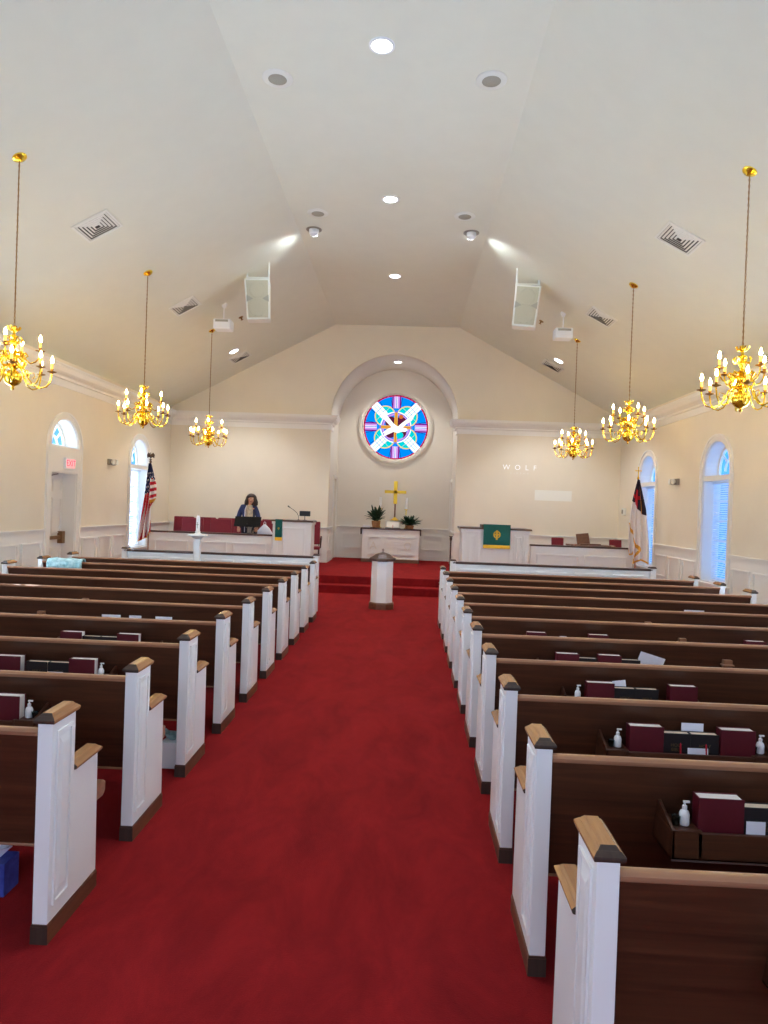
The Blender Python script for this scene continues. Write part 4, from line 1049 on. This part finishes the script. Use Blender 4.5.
# white bag in her hand
bg=empty('carrier_bag',(-2.83,15.64,DZ+.478),'crumpled white bag on a choir chair beside the person in navy','bag')
b=MB(); b.ball((0,0,.235),(.21,.13,.26),20)
for i,p_ in enumerate(b.v):
    x,y_,z=p_; k=1+.08*math.sin(x*40+z*23)+.06*math.sin(z*47+y_*31); t=min(1,max(0,(z-.33)/.16)); b.v[i]=(x*k*.85*(1-.5*t),y_*k*(1-.5*t),z)
b.build('sack','bag',bg,smooth=True)
MB().tube([(-.03,0,.47),(-.02,0,.53),(0,0,.55),(.02,0,.53),(.03,0,.47)],.008,6).build('handle','bag',bg,smooth=True)

# ---------------------------------------------------------------- chandeliers
def make_chandelier(label,x,y):
    z0=2.85; zt=ceil_z(x); H=zt-z0
    r=empty('chandelier',(x,y,zt),label,'chandelier','brass candle chandeliers')
    o=z0-zt   # local z of the bottom tip
    P=[(.001,0),(.012,.01),(.016,.025),(.006,.035),(.02,.045),(.055,.06),(.08,.095),(.086,.13),(.08,.165),(.05,.195),(.025,.21),(.04,.222),(.048,.235),(.03,.25),(.02,.275),(.032,.3),(.045,.325),(.042,.35),(.02,.375),(.05,.388),(.055,.4),(.03,.412),(.016,.43),(.028,.46),(.034,.48),(.018,.51),(.014,.53),(.042,.545),(.045,.555),(.016,.57),(.012,.6),(.026,.62),(.03,.635),(.012,.65),(.007,.665)]
    MB().lathe([(a,b+o) for a,b in P],20).build('column','brass',r,smooth=True)
    rings=[(0,[(.01,.60),(.05,.625),(.06,.65)],[.006,.006,.01]),(0,[(.02,.50),(.07,.49),(.085,.525),(.07,.54)],[.006,.007,.007,.012]),
           (PI/6,[(.03,.36),(.10,.335),(.13,.37),(.11,.395),(.09,.38)],[.009,.009,.009,.009,.014]),(0,[(.04,.26),(.10,.25),(.12,.29),(.10,.315),(.08,.30)],[.009,.009,.009,.009,.014])]
    for da,prf,rd in rings:
        fl=MB().lathe([(.012,o+prf[0][1]-.006),(prf[0][0]+.012,o+prf[0][1]),(.012,o+prf[0][1]+.006)],12)
        for q in range(8):
            a=q*PI/4+da; fl.tube([(rr_*math.cos(a),rr_*math.sin(a),o+zz_) for rr_,zz_ in prf],rd,6)
        fl.build('scrollwork','brass',r,smooth=True)
    def arm(ang,tier):
        c,s=math.cos(ang),math.sin(ang)
        if tier==0: pr=[(.03,.23),(.07,.25),(.11,.22),(.14,.14),(.19,.07),(.25,.05),(.31,.07),(.345,.13),(.358,.20),(.358,.225)]
        else: pr=[(.03,.38),(.06,.40),(.09,.38),(.12,.32),(.16,.285),(.21,.305),(.245,.35),(.252,.39),(.252,.415)]
        cup_r,cup_z=pr[-1]
        A=MB().tube([(a*c,a*s,o+b) for a,b in pr],.0075,8)
        if tier==0: A.tube([(a*c,a*s,o+b) for a,b in ((.14,.14),(.15,.19),(.19,.2),(.2,.16),(.18,.14))],.005,6)
        A=A.build('arm','brass',r,smooth=True)
        Tt=Matrix.Translation((cup_r*c,cup_r*s,o+cup_z))
        MB().lathe([(.008,-.012),(.02,-.006),(.044,.002),(.047,.008),(.03,.008),(.014,.012),(.014,.03),(.018,.034)],16,T=Tt).build('drip_pan','dbrass',A,smooth=True)
        MB().lathe([(.0125,.03),(.0125,.095)],12,T=Tt).build('candle_sleeve','candle',A,smooth=True)
        MB().lathe([(.007,.095),(.014,.112),(.0155,.125),(.012,.14),(.005,.158),(.001,.17)],8,T=Tt).build('bulb','bulb',A,smooth=True)
    for q in range(8): arm(math.radians(28+45*q),0)
    for q in range(4): arm(math.radians(13+90*q),1)
    # chain and canopy
    ch_=MB(); z=o+.66; k=0
    while z<-.04:
        pts=[]
        for j in range(10):
            a=2*PI*j/10; w_=.0075*math.cos(a); h_=.019*math.sin(a)
            pts.append((w_ if k%2==0 else 0,0 if k%2==0 else w_,z+.017+h_))
        ch_.tube(pts,.0026,5,closed=True); z+=.031; k+=1
    ch_.tube([(.004,.004,o+.66),(-.004,.004,o*.5),(0,0,-.02)],.003,5)
    ch_.build('chain','dbrass',r,smooth=True)
    sgn=1 if x>0 else -1
    R_=Matrix.Rotation(sgn*math.atan(K),4,'Y')
    MB().lathe([(.072,.0),(.07,-.012),(.05,-.028),(.02,-.038),(.01,-.05),(.001,-.052)],24,T=R_).build('canopy','brass',r,smooth=True)
    return r
cl=['closest to the entrance','in the middle','closest to the choir']
cl=['first from the entrance','second from the entrance','third from the entrance, by the choir']
cL=make_chandelier('brass candle chandelier on the exit-door side, '+cl[0],-3.66,6.92)
for i,y in ((1,10.39),(2,13.83)): dup(cL,(-3.66,y,ceil_z(3.66)),'brass candle chandelier on the exit-door side, '+cl[i])
cR=make_chandelier('brass candle chandelier on the tall-window side, '+cl[0],3.66,6.93)
for i,y in ((1,10.42),(2,13.83)): dup(cR,(3.66,y,ceil_z(3.66)),'brass candle chandelier on the tall-window side, '+cl[i])

# ---------------------------------------------------------------- ceiling fittings
def slope_T(x,y,dz=0):
    s=1 if x>0 else -1; n=Vector((-s*math.sin(math.atan(K)),0,-math.cos(math.atan(K))))
    ex=Vector((0,1,0)); ey=n.cross(ex)
    return plane(Vector((x,y,ceil_z(x)))+n*dz,ex,ey)
def put_on(o,T):
    o.matrix_world=T; return o
def make_vent():
    r=empty('ceiling_vent',(0,0,0),'-','vent','square louvred ceiling vents')
    h=.25
    MB().poly(rect(-h,h,-h,h),[rect(-h+.03,h-.03,-h+.03,h-.03)],.014).build('frame','spk',r,bevel=.003)
    MB().box(-h+.03,h-.03,-h+.03,h-.03,.001,.003).build('backing','dark',r)
    m=MB(); 
    for k in range(5):
        a=h-.034-.040*k; b=a-.026
        v=[(sx*a,sy*a,.006) for sx,sy in ((-1,-1),(1,-1),(1,1),(-1,1))]+[(sx*b,sy*b,.013) for sx,sy in ((-1,-1),(1,-1),(1,1),(-1,1))]
        m.add(v,[(i,(i+1)%4,4+(i+1)%4,4+i) for i in range(4)])
    m.build('louver','spk',r)
    return r
vt=None
for x,y,l in ((-3.65,8.66,'exit-door side, closest to the entrance'),(-3.66,12.14,'exit-door side, between the first and second chandeliers'),(-3.68,16.27,'exit-door side, by the front gable'),(3.65,8.66,'tall-window side, closest to the entrance'),(3.66,12.15,'tall-window side, between two chandeliers'),(3.68,16.28,'tall-window side, by the front gable')):
    l=l.replace('closest to the entrance','first from the entrance').replace('between the first and second chandeliers','second from the entrance').replace('between two chandeliers','second from the entrance')
    lab='square grey ceiling vent on the '+l
    if vt is None: vt=make_vent(); vt['label']=lab; o=vt
    else: o=dup(vt,(0,0,0),lab)
    put_on(o,slope_T(x,y))
def make_can():
    r=empty('recessed_light',(0,0,0),'-','ceiling light','round recessed ceiling lights')
    MB().lathe([(.13,0),(.13,.008),(.105,.014),(.098,.006),(.098,.0)],28,caps=False).build('trim_ring','white',r,smooth=True)
    MB().lathe([(.098,.002),(.06,.010),(.001,.014)],24,caps=False).build('lens','lamp',r,smooth=True)
    return r
flat=lambda x,y:plane((x,y,ZR),(0,1,0),(1,0,0))
cans=[(flat(0,6.83),'glowing round light in the flat ceiling, first from the entrance'),(flat(0,10.23),'glowing round light in the flat ceiling, second from the entrance'),(flat(0,13.63),'glowing round light in the flat ceiling, third from the entrance'),(slope_T(-3.68,15.65),'glowing round light on the slope beside the vent, exit-door side'),(slope_T(3.69,15.66),'glowing round light on the slope beside the vent, tall-window side'),(plane((.02,18.3,ZS+AW-.0),(0,1,0),(1,0,0)),'glowing round light in the arch above the stained glass')]
cn=None
for T_,l in cans:
    if cn is None: cn=make_can(); cn['label']=l; o=cn
    else: o=dup(cn,(0,0,0),l)
    put_on(o,T_)
# adjustable spot lights near the fold
for s,l in ((-1,'round swivel spotlight at the ceiling fold, exit-door side'),(1,'round swivel spotlight at the ceiling fold, tall-window side')):
    r=empty('swivel_spotlight',(s*1.30,11.42,ZR),l,'ceiling light','swivel spotlights')
    MB().lathe([(.13,0),(.13,-.008),(.09,-.012),(.085,0)],28,caps=False).build('trim_ring','silver',r,smooth=True)
    e=MB().lathe([(.075,.0),(.08,-.03),(.075,-.07),(.06,-.095),(.001,-.1)],24,T=Matrix.Rotation(math.radians(-18),4,'X')).build('housing','white',r,smooth=True)
    Tt=Matrix.Rotation(math.radians(-28),4,'X'); MB().lathe([(.05,-.100),(.001,-.104)],18,T=Matrix.Rotation(math.radians(38),4,'X')).build('lens','lamp',r)
# ceiling loudspeakers
sp=None
for x,y,l in ((-1.14,7.38,'exit-door side of the first recessed light'),(1.14,7.36,'tall-window side of the first recessed light'),(-1.15,10.77,'beside the exit-door side spotlight'),(1.14,10.77,'beside the tall-window side spotlight')):
    lab='round grey ceiling loudspeaker grille, '+l
    if sp is None:
        sp=empty('ceiling_speaker',(0,0,0),lab,'ceiling speaker','round ceiling loudspeakers')
        MB().lathe([(.165,0),(.165,.006),(.155,.012),(.10,.016)],32,caps=False).build('trim_ring','spk',sp,smooth=True)
        MB().lathe([(.10,.014),(.09,.02),(.001,.022)],28,caps=False).build('grille','grille2',sp,smooth=True); o=sp
    else: o=dup(sp,(0,0,0),lab)
    put_on(o,flat(x,y))
# hung loudspeakers
for s,l in ((-1,'white box loudspeaker hung from the slope, exit-door side'),(1,'white box loudspeaker hung from the slope, tall-window side')):
    r=empty('hung_loudspeaker',(s*2.36,12.0,5.70),l,'loudspeaker','hung white loudspeakers')
    Tt=Matrix.Rotation(s*math.radians(-9),4,'Z')@Matrix.Rotation(math.radians(5 if s>0 else -4),4,'Y')@Matrix.Rotation(math.radians(4),4,'X')
    MB().taper((-.2,.2,.0,.36),(-.22,.22,0,.4),-.70,0,T=Tt).build('cabinet','spk',r,bevel=.01)
    MB().taper((-.17,.17,-.014,0),(-.19,.19,-.014,0),-.67,-.03,T=Tt).build('grille','grille',r,bevel=.006)
    for zc,rr_ in ((-.2,.14),(-.49,.165)):
        MB().lathe([(rr_,.0),(rr_-.005,.004),(rr_-.03,.004),(.001,.0035)],32,T=Tt@plane((0,-.0145,zc),(1,0,0),(0,0,1))).build('driver','grille2' if False else 'grille',r,smooth=True)
    m=MB()
    for q in (-1,1): m.poly([(q*.19,-.28),(q*.08,-.345),(q*.19,-.40)],(),.003,T=Tt@plane((0,-.0145,0),(1,0,0),(0,0,1)))
    m.build('vent','grille2',r)
    MB().box(-.06,.06,-.018,-.013,-.645,-.62,T=Tt).build('badge','black',r)
    zt=ceil_z(2.36)-5.70
    m=MB()
    for q in (-1,1):
        zq=ceil_z(s*2.36+q*.19)-5.70
        m.box(q*.19-.012,q*.19+.012,.08,.1,-.02,zq)
    m.box(-.21,.21,.07,.11,.03,.05); m.box(-.1,.1,.1,.28,0,.035); m.build('bracket','silver' if False else 'spk',r)
# projectors
for s,l in ((-1,'white projector hung beside the loudspeaker, exit-door side'),(1,'white projector hung beside the loudspeaker, tall-window side')):
    r=empty('projector',(s*3.17,12.9,5.1),l,'projector','hung white projectors')
    MB().box(-.16,.16,-.14,.14,-.10,.09).build('body','white',r,bevel=.02)
    MB().box(-.12,.12,-.146,-.139,.03,.07).build('port_panel','grille2',r)
    MB().lathe([(.04,0),(.04,.03),(.03,.03),(.03,.02)],16,T=plane((.06,.14,0),(-1,0,0),(0,0,1))).build('lens','black',r)
    zt=ceil_z(3.17)-5.1
    MB().box(-.06,.06,-.05,.05,.09,.10).tube([(0,0,.10),(0,0,zt-.02)],.012,8).taper((-.025,.025,-.025,.025),(-.05,.05,-.05,.05),zt-.06,zt+.02).build('mount','white',r)
# sprinkler heads
for x,y,l in ((-3.1,13.9,'tiny sprinkler head beside the projector, exit-door side'),(2.95,13.9,'tiny sprinkler head beside the projector, tall-window side')):
    r=empty('sprinkler_head',(0,0,0),l,'sprinkler','ceiling sprinkler heads')
    MB().lathe([(.05,0),(.045,.01),(.015,.014),(.012,.05),(.03,.055),(.03,.058)],14).build('body','dbrass',r,smooth=True)
    put_on(r,slope_T(x,y))

# ---------------------------------------------------------------- camera
F=Vector((-0.03421846,0.99937519,-0.00885007)); Rv=Vector((0.99877459,0.03451202,0.03547174)); U=Rv.cross(F)
cam=bpy.data.cameras.new('camera'); cam.sensor_fit='VERTICAL'; cam.sensor_height=24; cam.sensor_width=18; cam.lens=689.63/1024*24; cam.clip_start=.05
co=bpy.data.objects.new('camera',cam); COL.objects.link(co)
B=-F
co.matrix_world=Matrix(((Rv.x,U.x,B.x,.4175),(Rv.y,U.y,B.y,0),(Rv.z,U.z,B.z,1.806),(0,0,0,1)))
sc.camera=co

# ---------------------------------------------------------------- light
w=bpy.data.worlds.new('sky'); sc.world=w; w.use_nodes=True; nt=w.node_tree
bgn=nt.nodes['Background']; bgn.inputs[1].default_value=1.0
tc=nt.nodes.new('ShaderNodeTexCoord'); sx=nt.nodes.new('ShaderNodeSeparateXYZ'); crp_=nt.nodes.new('ShaderNodeValToRGB')
nt.links.new(tc.outputs['Generated'],sx.inputs[0]); nt.links.new(sx.outputs['Z'],crp_.inputs[0])
crp_.color_ramp.elements[0].position=0.0; crp_.color_ramp.elements[0].color=(.10,.42,.95,1)
crp_.color_ramp.elements[1].position=.35; crp_.color_ramp.elements[1].color=(.03,.18,.62,1)
nt.links.new(crp_.outputs[0],bgn.inputs[0])
def light(name,kind,loc,energy,color,rot=None,target=None,**kw):
    l=bpy.data.lights.new(name,kind); l.energy=energy; l.color=color
    for k,v_ in kw.items(): setattr(l,k,v_)
    o=bpy.data.objects.new(name,l); COL.objects.link(o); o.location=loc
    if target is not None: o.rotation_euler=(Vector(target)-Vector(loc)).to_track_quat('-Z','Y').to_euler()
    return o
light('sun','SUN',(0,0,20),13,(1,.95,.88),target=Vector((0,0,20))+Vector((2.1,-1.5,-1.72)),angle=.009)
# daylight coming in through each side window and fill through the added rear window
for s in (-1,1):
    for c in WC:
        if s<0 and c==12.0: light('window_daylight','AREA',(s*6.05,c,2.9),3,(.8,.92,1),target=(0,c,2.6),shape='RECTANGLE',size=.9,size_y=.45)
        else: light('window_daylight','AREA',(s*6.05,c,1.9),{8.6:170,5.2:150,1.8:70}[c] if c<10 else (6 if s<0 else 6),((.86,.94,1) if c<10 else (.8,.92,1)) if s<0 else ((.8,.9,1) if c<10 else (.35,.62,1)),target=(0,c,1.9),shape='RECTANGLE',size=.95,size_y=2.4)
light('added_rear_fill','AREA',(0,YR-.32,2.5),70,(.92,.95,1),target=(0,8,3.4),shape='RECTANGLE',size=7,size_y=3)  # added fill light just outside the unseen rear window
# recessed lamps
def spot(loc,e,col,tgt,size,blend=.6,r=.06): return light('recessed_lamp','SPOT',loc,e,col,target=tgt,spot_size=math.radians(size),spot_blend=blend,shadow_soft_size=r)
for y in (3.4,6.83,10.23,13.63): spot((0,y,ZR-.04),100,(.95,.97,1),(0,y,0),110)
for s in (-1,1): spot((s*3.68,15.65,ceil_z(3.68)-.06),110,(.95,.97,1),(s*3.68,15.65,0),110)
spot((.02,18.25,ZS+AW-.04),85,(1,.97,.9),(.02,18.3,0),120)
for s in (-1,1): spot((s*1.42,11.55,ZR-.12),14,(.85,.95,1),(s*3.4,12.2,5.2),100,1.0,.05)

sc.view_settings.view_transform='Standard'; sc.view_settings.look='None'; sc.view_settings.gamma=1; sc.view_settings.use_curve_mapping=False
sc.view_settings.exposure=1.12
sc.cycles.use_denoising=True; sc.cycles.denoising_input_passes='RGB_ALBEDO_NORMAL'; sc.cycles.denoising_prefilter='ACCURATE'
sc.cycles.max_bounces=10; sc.cycles.diffuse_bounces=6; sc.cycles.transparent_max_bounces=12
sc.cycles.sample_clamp_indirect=8
